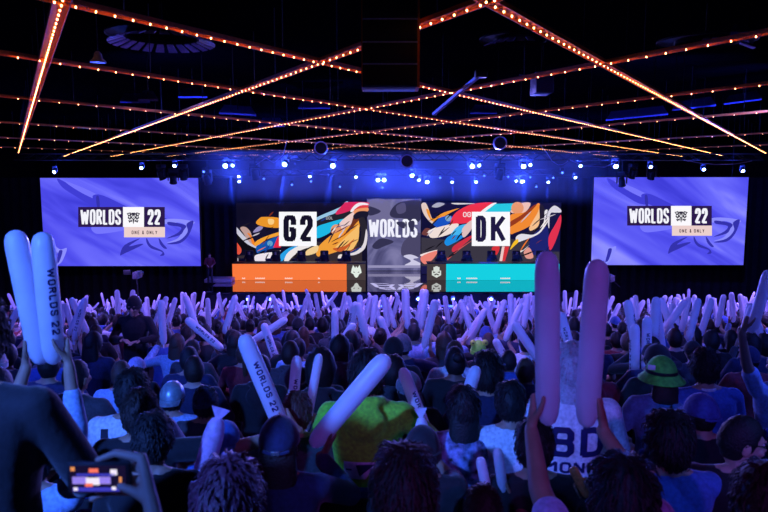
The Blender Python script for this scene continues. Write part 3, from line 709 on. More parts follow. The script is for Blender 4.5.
# ------------------------------------------------------------------ light
def spot(loc, to, col, e, size=60, blend=.5, r=.08):
    l = bpy.data.lights.new('spot', 'SPOT'); l.energy = e; l.color = col; l.spot_size = R(size); l.spot_blend = blend; l.shadow_soft_size = r
    o = bpy.data.objects.new('spot_light', l); COL.objects.link(o); o.location = loc
    o.rotation_euler = (V(to)-V(loc)).to_track_quat('-Z', 'Y').to_euler(); return o
def area(loc, to, col, e, sx, sy):
    l = bpy.data.lights.new('area', 'AREA'); l.shape = 'RECTANGLE'; l.size = sx; l.size_y = sy; l.energy = e; l.color = col
    o = bpy.data.objects.new('area_light', l); COL.objects.link(o); o.location = loc
    o.rotation_euler = (V(to)-V(loc)).to_track_quat('-Z', 'Y').to_euler(); return o
BLUE = (.05, .10, 1.); VIO = (.27, .16, 1.); LAV = (.24, .20, 1.)
# beams cut by the haze above the stage
for x, y, e in ((239,179,1),(264,180,1),(310,178,.7),(356,177,1),(381,178,2.2),(419,179,1),(427,181,1),(452,181,1),(476,181,1),(522,180,1.4),(548,181,1),(575,177,1),(285,168,1),(333,168,1.4),(475,168,1.4),(526,168,1.4),(230,168,1.4)):
    a = P(x, y+2, T2-.25 if y > 170 else T1-.3)
    spot(a, a+V((random.uniform(-1.2, 1.2), random.uniform(-1.5, 2.5), -5)), (.02, .06, 1), 21000*e, 14, .6, .05)
for x in LIGHTS_FL:
    a = P(x, 299, SY-.75); spot(a, a+V(((x-384)*.012, 1.0, 1.6)), (.05, .12, 1), 500, 26, .7, .04)
for q, br in heads:
    if br:
        l = bpy.data.lights.new('lamp_glow', 'POINT'); l.energy = (0, 80, 430)[br]; l.color = (.03, .07, 1); l.shadow_soft_size = .04
        o = bpy.data.objects.new('lamp_glow', l); COL.objects.link(o); o.location = q
# audience wash from the trusses
for x, c in ((-13, BLUE), (-5, LAV), (5, LAV), (14, BLUE)):
    spot((x, T1-2.3, z1+.1), (x*.5, 9, -2), c, 8500, 62, .6, .3)
# unseen wash lamps put over the stalls to light the crowd
for x, y, c, e in ((-5, 5, BLUE, 420), (5, 5, BLUE, 340), (0, 9, VIO, 560), (-8, 13, VIO, 1700), (8, 13, VIO, 1700), (-12, 21, VIO, 5200), (0, 20, VIO, 5200), (12, 21, VIO, 5200)):
    spot((x, y, 3.3), (x*1.05, y+3, fz(y)-3), c, e*1.5, 120, .6, .12)
spot((-3.0, -.8, 3.2), (-1.5, 3.2, .9), (.06, .18, 1.), 2100, 46, .6, .1)  # unseen fill spots behind the camera, added for the front rows
spot((3.4, -1.5, 3.2), (2.9, 4, -.2), (.06, .10, 1.), 300, 44, .6, .1)
spot((.9, -2.2, 3.1), (.7, 3.0, 1.0), (.45, .08, 1.), 210, 30, .6, .1)
spot((17, T1, 2.3), (22, 42, -1.5), (.04, .06, 1), 1500, 80, .8, .1)  # unseen spots added to tint the side drapes blue
spot((-17, T1, 2.3), (-22, 42, -1.5), (.04, .06, 1), 350, 80, .8, .1)
spot((-2.2, -.6, 2.9), (-.5, 1.5, 1.3), (.05, .16, 1.), 260, 26, .6, .06)  # small unseen spot added for the hand with the phone
spot((4.3, 2.0, 3.0), (1.55, 3.0, .35), (.08, .2, 1.), 110, 24, .6, .06)  # small unseen spot added for the face with glasses
# unseen blue up-lights, added to brighten the ceiling panels
for x, y in ((-5, 15), (-2, 20), (6, 16), (9, 17)):
    spot((x, y, 3.0), (x+1, y+2, 4.4), (.05, .08, 1), 300, 150, .6, .05)

# ------------------------------------------------------------------ people
SKIN = mat('skin_tan', (.42, .24, .16), .55, vary=.12, scale=12); SKIN2 = mat('skin_light', (.55, .36, .27), .55, vary=.12, scale=12); SKIN3 = mat('skin_brown', (.22, .11, .07), .55, vary=.12, scale=12)
TROUS = mat('dark_trousers', (.02, .02, .03), .85)
HAIRS = {'black': mat('black_hair', (.007, .006, .007), .62, bump=.6, scale=90), 'dark brown': mat('dark_brown_hair', (.02, .011, .008), .62, bump=.6, scale=90), 'brown': mat('brown_hair', (.07, .035, .02), .6, bump=.6, scale=90), 'blond': mat('blond_hair', (.35, .26, .15), .45, bump=.6, scale=90), 'silver': mat('silver_hair', (.5, .5, .55), .4, bump=.6, scale=90), 'pink': mat('pink_lit_hair', (.10, .022, .045), .5, bump=.6, scale=90)}  # the pink entry mixes rim light into a dark hair colour
TOPS = {'black': (.01, .01, .013), 'navy': (.015, .02, .07), 'dark grey': (.05, .05, .06), 'white': (.78, .78, .8), 'blue': (.05, .12, .4), 'grey': (.16, .16, .18), 'maroon': (.2, .02, .03), 'red': (.5, .03, .03), 'teal': (.04, .25, .28), 'light blue': (.35, .5, .75), 'olive': (.12, .12, .05), 'green': (.25, .8, .035), 'steel blue': (.12, .25, .42), 'orange': (.6, .2, .04), 'lavender': (.5, .42, .7)}
def top_mat(n): return mat(n.replace(' ', '_')+'_cloth', TOPS[n], .85, bump=.25, scale=50, sheen=.2)
LIP = mat('lip', (.3, .1, .09), .5); EYEW = mat('eye_white', (.7, .7, .7), .2); IRIS = mat('dark_iris', (.01, .008, .006), .1)
HZ = 1.19                                     # head centre above the floor when seated
SH = {-1: V((-.185, -.01, 1.0)), 1: V((.185, -.01, 1.0))}
def loft(mb, secs, n=18, inf=0., m=0):
    rs = []
    for z, a, c, y in secs:
        rs.append([V(((a+inf)*math.copysign(abs(math.cos(t))**.8, math.cos(t)), y+(c+inf)*math.copysign(abs(math.sin(t))**.8, math.sin(t)), z)) for t in (2*math.pi*i/n for i in range(n))])
    mb.rings(rs, m)
TORSO = [(.46,.15,.11,-.02),(.5,.172,.125,-.02),(.6,.162,.115,-.01),(.72,.15,.105,0),(.84,.17,.115,0),(.93,.185,.108,-.01),(.985,.18,.092,-.015),(1.02,.13,.075,-.015),(1.05,.075,.06,-.01)]
def ik(sh, wr, side, a=.285, b=.255):
    d = wr-sh; L = d.length
    if L > (a+b)*.995: k = L/((a+b)*.995); a *= k; b *= k
    u = d.normalized(); x = (a*a-b*b+L*L)/(2*L); h = math.sqrt(max(a*a-x*x, 0))
    hint = V((side*.7, -.15, -.6)); hint = hint-u*hint.dot(u)
    if hint.length < 1e-3: hint = V((side, 0, 0))
    return sh+u*x+hint.normalized()*h
def hand_on(mb, c, u, side, rad=.05, k=1.):
    """hand closed round a stick: centre c, stick axis u, palm on the outer side, thumb toward the viewer; returns the wrist"""
    u = u.normalized(); n = V((side, 0, 0)); n = (n-u*n.dot(u)).normalized(); t = u.cross(n)*(1 if u.cross(n).y > 0 else -1)
    Rr = rad+.0085
    def pt(ang, h, r=0): return c+(n*math.cos(ang)+t*math.sin(ang))*(Rr+r)+u*h
    wr = c+n*(Rr+.016)-u*.088-t*.012
    for i, L in enumerate((.85, .98, 1.06, .96)):
        h = (i-1.5)*.0215+.01; ang = R(22); base = pt(ang, h, .004)
        mb.capsule(wr+u*.012+t*(.006*(i-1.5)), base, .017, .0125, 8)
        prev = base
        for seg, rr in ((.046, .0098), (.029, .0088), (.024, .0078)):
            ang += seg*L/Rr*k; q = pt(ang, h); mb.capsule(prev, q, rr+.0007, rr, 8); prev = q
    mb.capsule(wr+u*.01, pt(R(5), -.005, .004), .022, .018, 8)
    a0 = pt(R(-18), -.03, .004); a1 = pt(R(-42), .0, .002); a2 = pt(R(-55), .034, 0); a3 = pt(R(-60), .058, 0)
    mb.capsule(wr, a0, .017, .0155, 8); mb.capsule(a0, a1, .0155, .0125, 8); mb.capsule(a1, a2, .0122, .0108, 8); mb.capsule(a2, a3, .0108, .0088, 8)
    return wr
def hand_open(mb, wr, d, side, up=V((0, 0, 1))):
    """relaxed, slightly curled hand pointing along d"""
    d = d.normalized(); x = d.cross(up).normalized(); nrm = x.cross(d)
    for i, L in enumerate((.88, 1., 1.06, .95)):
        off = x*((i-1.5)*.0205); base = wr+d*.088+off; mb.capsule(wr+off*.5+d*.01, base, .016, .0118, 8); prev = base; dd = d.copy()
        for seg, rr in ((.042, .0098), (.026, .0088), (.02, .0078)):
            dd = (dd-nrm*.28).normalized(); q = prev+dd*seg*L; mb.capsule(prev, q, rr+.0007, rr, 8); prev = q
    s = -side
    a0 = wr+d*.03+x*s*-.03; a1 = a0+(d*.7-x*s*.75).normalized()*.04; a2 = a1+(d*.95-x*s*.3-nrm*.2).normalized()*.03
    mb.capsule(wr, a0, .017, .015, 8); mb.capsule(a0, a1, .0145, .012, 8); mb.capsule(a1, a2, .0115, .0088, 8)
def headfn(d):
    x, y, z = d.x*.077, d.y*.099, d.z*.118
    if d.z < 0: x *= 1-.30*d.z*d.z; y = y*(1-.12*d.z*d.z)+.018*d.z*d.z*(1 if d.y > 0 else -1)
    if d.y < -.2 and d.z < -.3: y *= .86
    return V((x, y, z))
def head_geo(mb, c, Mr):
    mb.ell(c, None, Mr, 22, 16, fn=headfn)
    E = lambda p, r, tilt=0: mb.ell(c+Mr @ V(p), r, Mr @ Matrix.Rotation(tilt, 3, 'X'), 10, 8)
    mb.capsule(c+Mr @ V((0, .094, .018)), c+Mr @ V((0, .114, -.022)), .010, .015, 8)
    E((0, .092, -.058), (.026, .014, .0075)); E((0, .09, -.07), (.022, .014, .008)); E((0, .080, -.098), (.022, .02, .016))
    for s in (-1, 1):
        E((s*.031, .086, .030), (.024, .014, .008)); E((s*.045, .072, -.025), (.022, .022, .02))
        E((s*.078, -.008, -.012), (.011, .021, .033), R(-12)); E((s*.012, .103, -.024), (.009, .009, .008))
def gaze(look):
    yaw, pitch = look; return (Matrix.Rotation(R(yaw), 3, 'Z') @ Matrix.Rotation(R(pitch), 3, 'X'))
HAIRLINE = {}
def hair_mesh(style, mtl, seed=0, near=False):
    """hair shell about the head centre"""
    rnd = random.Random(seed); mb = MB(); so = V((seed*3.1, 1.7*seed, 0))
    T = {'short': .016, 'tousled': .03, 'long': .022, 'ponytail': .016, 'bun': .016, 'buzz': .008, 'curly': .04, 'bob': .028, 'under': .014, 'underlong': .014}[style]
    def fn(d):
        p = headfn(d); fr = max(0, min(1, (d.y-.05)/.5)); zl = -.082*(1-fr)+.052*fr
        if abs(d.x) > .6 and d.y > -.15: zl = max(zl, -.028)
        if style in ('long', 'bob', 'underlong', 'curly') and d.y < .2: zl = -.12
        inr = max(0, min(1, (p.z-zl)/.016+.5))
        nz = noise.noise((d*3.2)+so)*.5+noise.noise((d*V((9, 9, 3)).length*.45)+so)*.35
        if style == 'curly': nz += noise.noise(d*11+so)*.7
        th = T*(1+.55*nz)*(1+.25*max(0, d.z))
        if style in ('under', 'underlong') and p.z > .03: th = .004
        sc = 1+(th*inr-.012*(1-inr))/.1
        q = V((p.x*sc, p.y*sc, p.z*sc))
        return q
    mb.ell((0, 0, 0), None, None, 34 if near else 18, 26 if near else 13, fn=fn)
    if style in ('long', 'underlong'):
        rs = []
        for k in range(9):
            t = k/8; z = .03-t*.33; wv = .082+.022*math.sin(t*2.6)-.02*t; n = 20
            rs.append([V(((wv+.006*noise.noise(V((i, k*.6, seed))))*math.cos(2*math.pi*i/n), -.055-.03*math.sin(t*2)+(.052-.015*t)*math.sin(2*math.pi*i/n)+.006*noise.noise(V((i*1.3, k*.5, seed+4))), z)) for i in range(n)])
        mb.rings(rs)
    if style == 'bob':
        rs = [[V((.098*math.cos(2*math.pi*i/20)*(1+.04*math.sin(i*3)), -.03+.085*math.sin(2*math.pi*i/20), z)) for i in range(20)] for z in (.02, -.05, -.1, -.135)]
        mb.rings(rs)
    if style == 'ponytail': mb.tube([(0, -.1, .01), (0, -.145, .0), (.01, -.155, -.06), (.012, -.145, -.14), (.005, -.135, -.21), (0, -.13, -.27)], [.022, .03, .036, .034, .024, .006], 12)
    if style == 'bun': mb.ell((0, -.105, .075), (.045, .042, .042), None, 12, 9)
    if near:                              # separate locks lying over the shell
        for _ in range(900 if style != 'buzz' else 0):
            d = V((rnd.gauss(0, 1), rnd.gauss(0, 1), rnd.gauss(0, 1))).normalized()
            p = headfn(d)
            if d.y > .35 and p.z < .05 or p.z < -.07 and style not in ('long', 'bob', 'curly', 'underlong') or style in ('under', 'underlong') and p.z > .02: continue
            base = fn(d); g = V((d.x*.5, d.y*.5, -.9)); g = (g-d*g.dot(d)).normalized()
            g = (g+V((rnd.uniform(-.5, .5), rnd.uniform(-.5, .5), rnd.uniform(-.2, .5)))*.5).normalized(); L = rnd.uniform(.02, .05)*(1.5 if style in ('long', 'tousled', 'curly') else 1)
            lift = .002+(.008 if style in ('tousled', 'curly') else 0)*rnd.random()
            mb.tube([base-d*.006, base+g*L*.5+d*lift, base+g*L+d*(lift*.6-L*.22)], [.0042, .0032, .0006], 4)
    me = mb.mesh('hair', [mtl]); fix(me, True, 75); return me
def cap_mesh(kind, m1, m2=None):
    mb = MB(); m2 = m2 or m1
    def dome(t, zc, sx=1.): return lambda d: V((d.x*(.082+t)*sx, d.y*(.104+t), .018+d.z*(.108+t) if d.z > 0 else .018+d.z*zc))
    if kind in ('cap', 'cap_back'):
        mb.ell((0, 0, 0), None, None, 24, 16, fn=dome(.016, .02)); s = 1 if kind == 'cap' else -1
        top, bot = [], []; n = 12
        for r_, dz in ((0, 0), (.5, -.004), (1, -.018)):
            row = []
            for i in range(n+1):
                a = R(-62+124*i/n); rx = .098*math.sin(a); ry = .116*math.cos(a)
                e = r_*.075*math.cos(a)**.7; row.append(V((rx*(1-.1*r_), s*(ry+e), .012+dz-.022*r_*math.sin(a)**2)))
            top.append(row)
        vs = [p for r_ in top for p in r_]+[p-V((0, 0, .005)) for r_ in top for p in r_]; m_ = n+1; N = 3*m_; fs = []
        for k in range(2):
            for i in range(n):
                a, b_, c_, d_ = k*m_+i, k*m_+i+1, (k+1)*m_+i+1, (k+1)*m_+i; fs += [(a, b_, c_, d_), (N+d_, N+c_, N+b_, N+a)]
        fs += [(2*m_+i, 2*m_+i+1, N+2*m_+i+1, N+2*m_+i) for i in range(n)]
        mb.add(vs, fs, 1); mb.ell((0, 0, .142), (.009, .009, .006), None, 8, 6, 1)
        if kind == 'cap': mb.tube([(-.06, -.108, .012), (-.03, -.122, .006), (.03, -.122, .006), (.06, -.108, .012)], .008, 6, 1)
    elif kind == 'beanie':
        mb.ell((0, 0, 0), None, None, 24, 16, fn=lambda d: V((d.x*.098, d.y*.118, .012+d.z*(.132 if d.z > 0 else .03))))
        mb.lathe([(.1, -.03), (.106, -.028), (.107, .018), (.1, .022)], 24, 1, Matrix.Diagonal((1, 1.2, 1, 1)), cap=False)
    elif kind == 'bucket':
        mb.ell((0, 0, 0), None, None, 24, 16, fn=dome(.02, .02)); D = Matrix.Diagonal((1, 1.15, 1, 1))
        mb.lathe([(.103, .03), (.155, -.022), (.152, -.027), (.1, .024)], 28, 0, D, cap=False); mb.lathe([(.1055, .052), (.107, .03), (.104, .026)], 28, 1, D, cap=False)
    me = mb.mesh(kind, [m1, m2]); fix(me, True, 50); return me

def person_geo(arms, sleeve='short', voxel=.012, stand=False, look=(0, 0), hood=False, lean=0., grips=None, loose=0.):
    """returns (body mesh, shirt mesh). arms: {side: None | wrist target}, grips: {side: (centre, axis)} hands closed on a stick"""
    body = MB(); shirt = MB(); dz = .45 if stand else 0.
    up = lambda p: V(p)+V((0, 0, dz))
    loft(body, [(z+dz, a*.95, c*.95, y) for z, a, c, y in TORSO]); loft(shirt, [(z+dz, a+loose, c+loose, y) for z, a, c, y in TORSO], inf=.012)
    loft(shirt, [(z+dz, a, c, y) for z, a, c, y in TORSO[4:8]], inf=.014)
    for s in (-1, 1):
        body.capsule(up((s*.04, -.02, 1.05)), up((s*.165, -.015, 1.0)), .045, .05); shirt.capsule(up((s*.045, -.02, 1.035)), up((s*.17, -.015, .998)), .052, .064)
        if stand:
            body.capsule((s*.09, 0, .93), (s*.1, .01, .5), .088, .062); body.capsule((s*.1, .01, .5), (s*.11, -.02, .09), .06, .042); body.capsule((s*.11, -.03, .045), (s*.12, .13, .035), .045, .035)
        else:
            body.capsule((s*.085, .0, .53), (s*.12, .42, .53), .088, .065); body.capsule((s*.12, .42, .53), (s*.12, .40, .10), .062, .042); body.capsule((s*.12, .37, .045), (s*.13, .54, .035), .045, .035)
    hc = up((0, .025, HZ)); Mr = gaze(look)
    body.capsule(up((0, -.015, 1.02)), hc+V((0, -.015, -.06)), .062, .054, 12)
    head_geo(body, hc, Mr)
    loft(shirt, [(1.005+dz, .11, .085, -.015), (1.045+dz, .075, .07, -.01), (1.06+dz, .066, .066, -.008)], inf=.006)
    wr = {}
    for s in (-1, 1):
        sh = up(SH[s]); g = (grips or {}).get(s)
        if g: w_ = hand_on(body, V(g[0]), V(g[1]), s, g[2] if len(g) > 2 else .05)
        else:
            w_ = up(arms.get(s) or (s*.14, .26, .64)) if not arms.get(s) else V(arms[s])
        el = ik(sh, w_, s); wr[s] = w_
        if not g: hand_open(body, w_, (w_-el).normalized() if arms.get(s) else V((-s*.3, .8, -.25)), s)
        body.capsule(sh, el, .05, .042, 12); body.capsule(el, w_, .042, .028, 12); body.capsule(w_-(w_-el).normalized()*.01, w_+(w_-el).normalized()*.012, .026, .026, 8)
        d = (el-sh); e2 = (w_-el)
        if sleeve == 'short': shirt.capsule(sh, sh+d*.62, .066, .067, 12)
        else:
            shirt.capsule(sh, el, .066, .058, 12); shirt.capsule(el, el+e2*(.86 if sleeve == 'long' else .55), .058, .045, 12)
            if sleeve == 'long':
                q = el+e2*.84; shirt.capsule(q, q+e2.normalized()*.02, .047, .047, 12)
    if hood:
        for k in range(9):
            a = R(-150+300*k/8); a2 = R(-150+300*(k+1)/8)
            f_ = lambda t: up((.085*math.sin(t), -.035-.07*math.cos(t), 1.075-.0*math.cos(t)+.02*math.cos(t)))
            shirt.capsule(f_(a), f_(min(a2, R(150))), .027, .027, 8)
        shirt.ell(up((0, -.118, .985)), (.105, .042, .1), None, 14, 10)
    if lean:
        L = Matrix.Translation((0, 0, .5)) @ Matrix.Rotation(R(lean), 4, 'X') @ Matrix.Translation((0, 0, -.5))
    bm_ = remesh(body, voxel, 3, 'person_body'); st = remesh(shirt, max(voxel, .011), 4, 'shirt_mesh')
    return bm_, st, hc, Mr
def finish_body(me, skin, stand=False, eyes=None):
    me.materials.clear(); me.materials.append(skin); me.materials.append(TROUS)
    lim = 1.0 if stand else .605
    for p in me.polygons:
        c = p.center
        if c.z < lim-.02 and not (abs(c.x) > .08 and c.z > .575 and c.y > .2): p.material_index = 1
GLASS = mat('black_frame', (.01, .01, .01), .3)
def face_parts(root, hc, Mr, open_eyes=True):
    for s in (-1, 1):
        b = MB(); b.ell(hc+Mr @ V((s*.031, .0865, .012)), (.013, .009, .0075), Mr, 10, 8); e = b.build('eye', EYEW, root)
        b = MB(); b.ell(hc+Mr @ V((s*.031, .0945, .012)), (.0055, .003, .0055), Mr, 8, 6); b.build('iris', IRIS, e)
        b = MB(); b.tube([hc+Mr @ V((s*(.012+.012*k), .101-.006*k, .034+.003*math.sin(k))) for k in range(4)], [.002, .0035, .003, .0012], 5); b.build('eyebrow', HAIRS['black'], root)
ALL = []          # dicts of every person for the labels
def add_person(root, x, Y, row, desc, hand=None): ALL.append(dict(o=root, x=x, Y=Y, row=row, desc=desc, hand=hand))
def place(Y, px, htop=None, hseat=1.31, py=None):
    """x, floor z and scale for a head whose top shows at pixel row py"""
    x = P(px, py or 400, Y).x; z = fz(Y)
    if py is None: return x, z, 1.
    h = P(px, py, Y).z-z; return x, z, h/hseat
# ---- inflatable sticks
FILM = mat('white_film', (.86, .86, .92), .32, vary=.05, scale=8, bump=.12, trans=.35); PRINT = mat('navy_print', (.015, .015, .09), .5)
def stick_mb(L=.6, r=.05, n=14, flare=False):
    b = MB(); prof = [(.012, 0), (.03, .012), (.043, .04), (.05, .09), (.0505, .3*L/.6), (.05, L-.075), (.046, L-.04), (.036, L-.016), (.018, L-.003), (.001, L)]
    b.lathe([(p*r/.05, z) for p, z in prof], n); return b
def seal_mb(r=.05, w=.02):
    b = MB(); b.rings([[V((.012*c, .012*s_, .004)) for c, s_ in ((1, .5), (0, 1), (-1, .5), (-1, -.5), (0, -1), (1, -.5))], [V((w*c*r/.05, .004*s_, -.05)) for c, s_ in ((1, .5), (0, 1), (-1, .5), (-1, -.5), (0, -1), (1, -.5))]]); return b
def print_mb(L=.6, r=.05, word='WORLDS 22', a0=-90):
    b = MB(); h = r*.72; z0 = L-.16
    text(b, word, lambda x, y: V(((r+.0012)*math.cos(R(a0)+(y-h/2)/r), (r+.0012)*math.sin(R(a0)+(y-h/2)/r), z0-x)), .027, h, .008, .007, .008, 0, 5); return b
st_me = stick_mb().mesh('stick', [FILM]); fix(st_me); st_lo = stick_mb(n=9).mesh('stick_small', [FILM]); fix(st_lo)
seal_me = seal_mb().mesh('seal', [FILM]); fix(seal_me); flare_me = seal_mb(w=.046).mesh('flared_end', [FILM]); fix(flare_me); print_me = print_mb().mesh('print', [PRINT]); fix(print_me)
STICKS = []
def stick(base, axis, label=None, owner=None, side=None, scale=1., near=True, spin=0., printed=True, film=None, thin=1., flared=False, seal=True):
    o = link('inflatable_stick', st_me if near else st_lo, None, base)
    q = V((0, 0, 1)).rotation_difference(V(axis).normalized()); o.rotation_mode = 'QUATERNION'; o.rotation_quaternion = q @ Quaternion((0, 0, 1), spin)
    o.scale = (scale*thin, scale*thin, scale)
    if near and seal: link('end_seal', flare_me if flared else seal_me, o)
    if near and printed: link('printed_lettering', print_me, o)
    if film:
        for s_ in [o]+[c for c in o.children if c.name.startswith('end')]:
            s_.material_slots[0].link = 'OBJECT'; s_.material_slots[0].material = film
    tag(o, label, 'inflatable stick', 'inflatable sticks waved by the crowd'); STICKS.append(dict(o=o, owner=owner, side=side, label=label)); return o
def stick_px(bx, by, tx, ty, Y, dY=0.):
    """base point and axis of a .6 m stick that runs from one pixel to another at depth Y, leaning by dY"""
    a = P(bx, by, Y); c = P(tx, ty, Y+dY); return a, (c-a)
# ---- theatre seats
SEATM = mat('blue_seat_cloth', (.03, .05, .22), .8, bump=.3, scale=70)
def make_seat():
    r = empty('theatre_seat')
    b = MB(); b.rbox((0, -.23, .58), (.5, .07, .42), .03, M=None); b.build('backrest', SEATM, r)
    b = MB(); b.rbox((0, -.275, .56), (.47, .03, .38), .012); b.build('back_shell', CASE, r)
    b = MB(); b.rbox((0, .03, .41), (.47, .46, .08), .03); b.build('cushion', SEATM, r)
    for s in (-1, 1):
        b = MB(); b.rbox((s*.265, .0, .62), (.045, .4, .04), .012); a = b.build('armrest', CASE, r)
        b = MB(); b.rbox((s*.265, -.05, .3), (.035, .3, .6), .01); b.build('standard', DARKM, r)
    return r
seat0 = None
SEATN = {}
def seat(x, Y, owner):
    global seat0
    if seat0 is None: o = seat0 = make_seat()
    else: o = copy_tree(seat0)
    o.location = (x, Y-.02, fz(Y)); tag(o, None, 'seat', 'theatre seats in the stalls'); SEATN[o.name] = (o, owner); return o

# ------------------------------------------------------------------ the spectators one can tell apart
from mathutils.bvhtree import BVHTree
def decal(root, shirt_me, name, mats, draw, lift=.004):
    """flat printing laid on the back of a shirt; draw(mb, fn) with fn(x, z) in the wearer's metres"""
    bv = BVHTree.FromPolygons([v.co.copy() for v in shirt_me.vertices], [tuple(p.vertices) for p in shirt_me.polygons])
    def fn(x, z):
        h = bv.ray_cast(V((x, -1, z)), V((0, 1, 0)))
        return V((x, (h[0].y if h[0] else -.15)-lift, z))
    b = MB(); draw(b, fn); return b.build(name, mats, root)
def patch(b, fn, x0, z0, x1, z1, m=0, n=8, skew=0.):
    vs = [fn(x0+(x1-x0)*i/n+skew*(j/n), z0+(z1-z0)*j/n) for j in range(n+1) for i in range(n+1)]
    b.add(vs, [(j*(n+1)+i, j*(n+1)+i+1, (j+1)*(n+1)+i+1, (j+1)*(n+1)+i) for j in range(n) for i in range(n)], m)
def custom(px, py, Y, label, hair=('short', 'black'), cap=None, top='black', sleeve='short', skin=SKIN, grips=None, arms=None, voxel=.009, stand=False, look=(0, 0), hood=False, rot=0., topmat=None, seed=None, face=False, scale=None, seated=True, film=None, hatmats=None):
    n = len(ALL)+1; seed = seed or n
    h0 = 1.76 if stand else 1.31
    if cap: h0 += .03
    x = P(px, py, Y).x; z = fz(Y); s = scale or (P(px, py, Y).z-z)/h0
    if not seated and not scale: s = 1.
    loc = V((x, Y, z)); Rz = Matrix.Rotation(rot, 3, 'Z').inverted()
    tl = lambda p: (Rz @ (V(p)-loc))/s
    g = {k: (tl(v[0]), Rz @ V(v[1]).normalized(), (v[2] if len(v) > 2 else .05)/s) for k, v in (grips or {}).items()}
    a = {k: tl(v) for k, v in (arms or {}).items()}
    bm_, st, hc, Mr = person_geo(a, sleeve, voxel, stand, look, hood, grips=g)
    finish_body(bm_, skin, stand)
    o = link('person', bm_, None, loc); o.scale = (s,)*3; o.rotation_euler = (0, 0, rot)
    st.materials.append(topmat or top_mat(top)); link('shirt' if not hood else 'hoodie', st, o)
    near = Y < 5.2
    M4 = Mr.to_4x4()
    if hair:
        ho = link('hair', hair_mesh(hair[0], HAIRS[hair[1]], seed, near), o, hc); ho.rotation_euler = Mr.to_euler()
    if cap:
        co = link({'cap': 'cap', 'cap_back': 'cap', 'beanie': 'beanie', 'bucket': 'bucket_hat'}[cap], cap_mesh(cap, *(hatmats or (top_mat('navy'),))), o, hc); co.rotation_euler = Mr.to_euler(); o['_cap'] = co.name
    if face: face_parts(o, hc, Mr)
    tag(o, label, 'person', None if not seated else 'spectators in the stalls')
    row = round((Y-2.1)/.9)
    add_person(o, x, Y, row, None, label)
    if seated and not stand and Y < 6: seat(x, Y, o)
    return o, st, tl, hc, Mr
gr = lambda bx, by, tx, ty, Y, dY=0., hold=.07, rad=.05: (lambda a, d: (a+d.normalized()*hold, d.normalized(), rad))(*stick_px(bx, by, tx, ty, Y, dY))
def stk(bx, by, tx, ty, Y, label, dY=0., **k):
    a, d = stick_px(bx, by, tx, ty, Y, dY); k.setdefault('seal', False); k.setdefault('scale', max(.85, min(1.2, d.length/.6))); return stick(a, d, label, near=Y < 8.8, **k)

# foremost row
custom(-34, 300, 2.0, 'person in a black jacket standing at the lower left edge, head out of view', top='black', sleeve='long', stand=True, voxel=.012)
custom(628, 456, 2.1, 'dark-haired person reaching up with two tall violet inflatable sticks, lower right', hair=('tousled', 'black'), top='lavender', sleeve='short',
       grips={-1: gr(548, 425, 547, 251, 2.6, rad=.044), 1: gr(586, 427, 598, 259, 2.6, rad=.044)}, voxel=.0062, scale=.98, skin=SKIN)
stk(548, 425, 547, 251, 2.6, 'tall violet inflatable stick held upright, its tip before the turquoise desk', printed=False, thin=.84)
stk(586, 427, 598, 259, 2.6, 'tall violet inflatable stick leaning slightly, its tip near the right video screen', printed=False, thin=.86)
custom(405, 460, 2.1, 'person with tousled brown hair glowing pink at the edges, bottom centre', hair=('tousled', 'dark brown'), top='black')
custom(226, 477, 2.1, 'person with fuzzy pink-lit dark hair at the bottom edge, below the blue cap', hair=('curly', 'pink'), top='black')
custom(770, 474, 2.1, 'person with pinkish brown hair cut off by the lower right corner', hair=('long', 'dark brown'), top='maroon')
# second row
custom(32, 438, 3.0, 'person in a pale blue shirt raising two bright blue sticks at far left', hair=('short', 'black'), top='light blue', sleeve='mid', voxel=.0062,
       grips={-1: gr(42, 364, 14, 230, 3.05), 1: gr(54, 364, 42, 232, 3.05)})
stk(42, 364, 14, 230, 3.05, 'large bright blue stick leaning left, left one of the pair at far left', printed=False)
stk(54, 364, 42, 232, 3.05, 'large bright blue stick with dark lettering, right one of the pair at far left', spin=.9)
custom(150, 418, 3.0, 'person with a round head of black hair behind the raised phone', hair=('short', 'black'), top='black', sleeve='long', grips={1: gr(197, 492, 216, 424, 3.2)}, voxel=.0075)
a_, d_ = stick_px(220, 412, 198, 492, 3.2)
stick(a_+d_.normalized()*.03, d_, 'pinkish inflatable stick held with its flared end up, left of the navy cap', printed=False, flared=True, film=mat('pink_film', (.85, .55, .8), .35, trans=.35))
o, st, tl, hc, Mr = custom(278, 416, 3.0, 'person in a navy cap with a silver buckle and dark ponytail', hair=('underlong', 'dark brown'), cap='cap', top='navy', sleeve='long', skin=SKIN3, grips={1: gr(312, 446, 388, 356, 3.35)}, voxel=.0075)
co = bpy.data.objects[o['_cap']]
b = MB(); b.rbox((0, -.128, .008), (.04, .008, .022), .004); b.build('buckle', mat('silver', (.8, .8, .82), .2, .9), co)
stk(312, 446, 388, 356, 3.35, 'thick white-violet stick slanting up to the right above the green hoodie', printed=False)
custom(423, 426, 3.2, 'person in a dark knitted beanie right of the green hoodie', cap='beanie', hair=('under', 'black'), top='black', hatmats=(top_mat('black'),), grips={1: gr(425, 462, 421, 425, 3.7)})
a_, d_ = stick_px(420.5, 410, 425, 470, 3.7)
stick(a_+d_.normalized()*.04, d_, 'stick held upside down with flared end up, behind the dark beanie', printed=False, flared=True, thin=.8)
custom(484, 492, 2.6, 'child with dark reddish hair at the bottom edge holding two thin sticks', hair=('short', 'dark brown'), top='maroon', sleeve='long', grips={-1: gr(490, 505, 479, 453, 2.95, hold=.03, rad=.024), 1: gr(504, 497, 497, 446, 2.95, hold=.03, rad=.024)}, voxel=.0075)
stk(490, 505, 479, 453, 2.95, 'thin pinkish stick, left one in front of the plain white shirt', scale=.38, thin=1.2, printed=False)
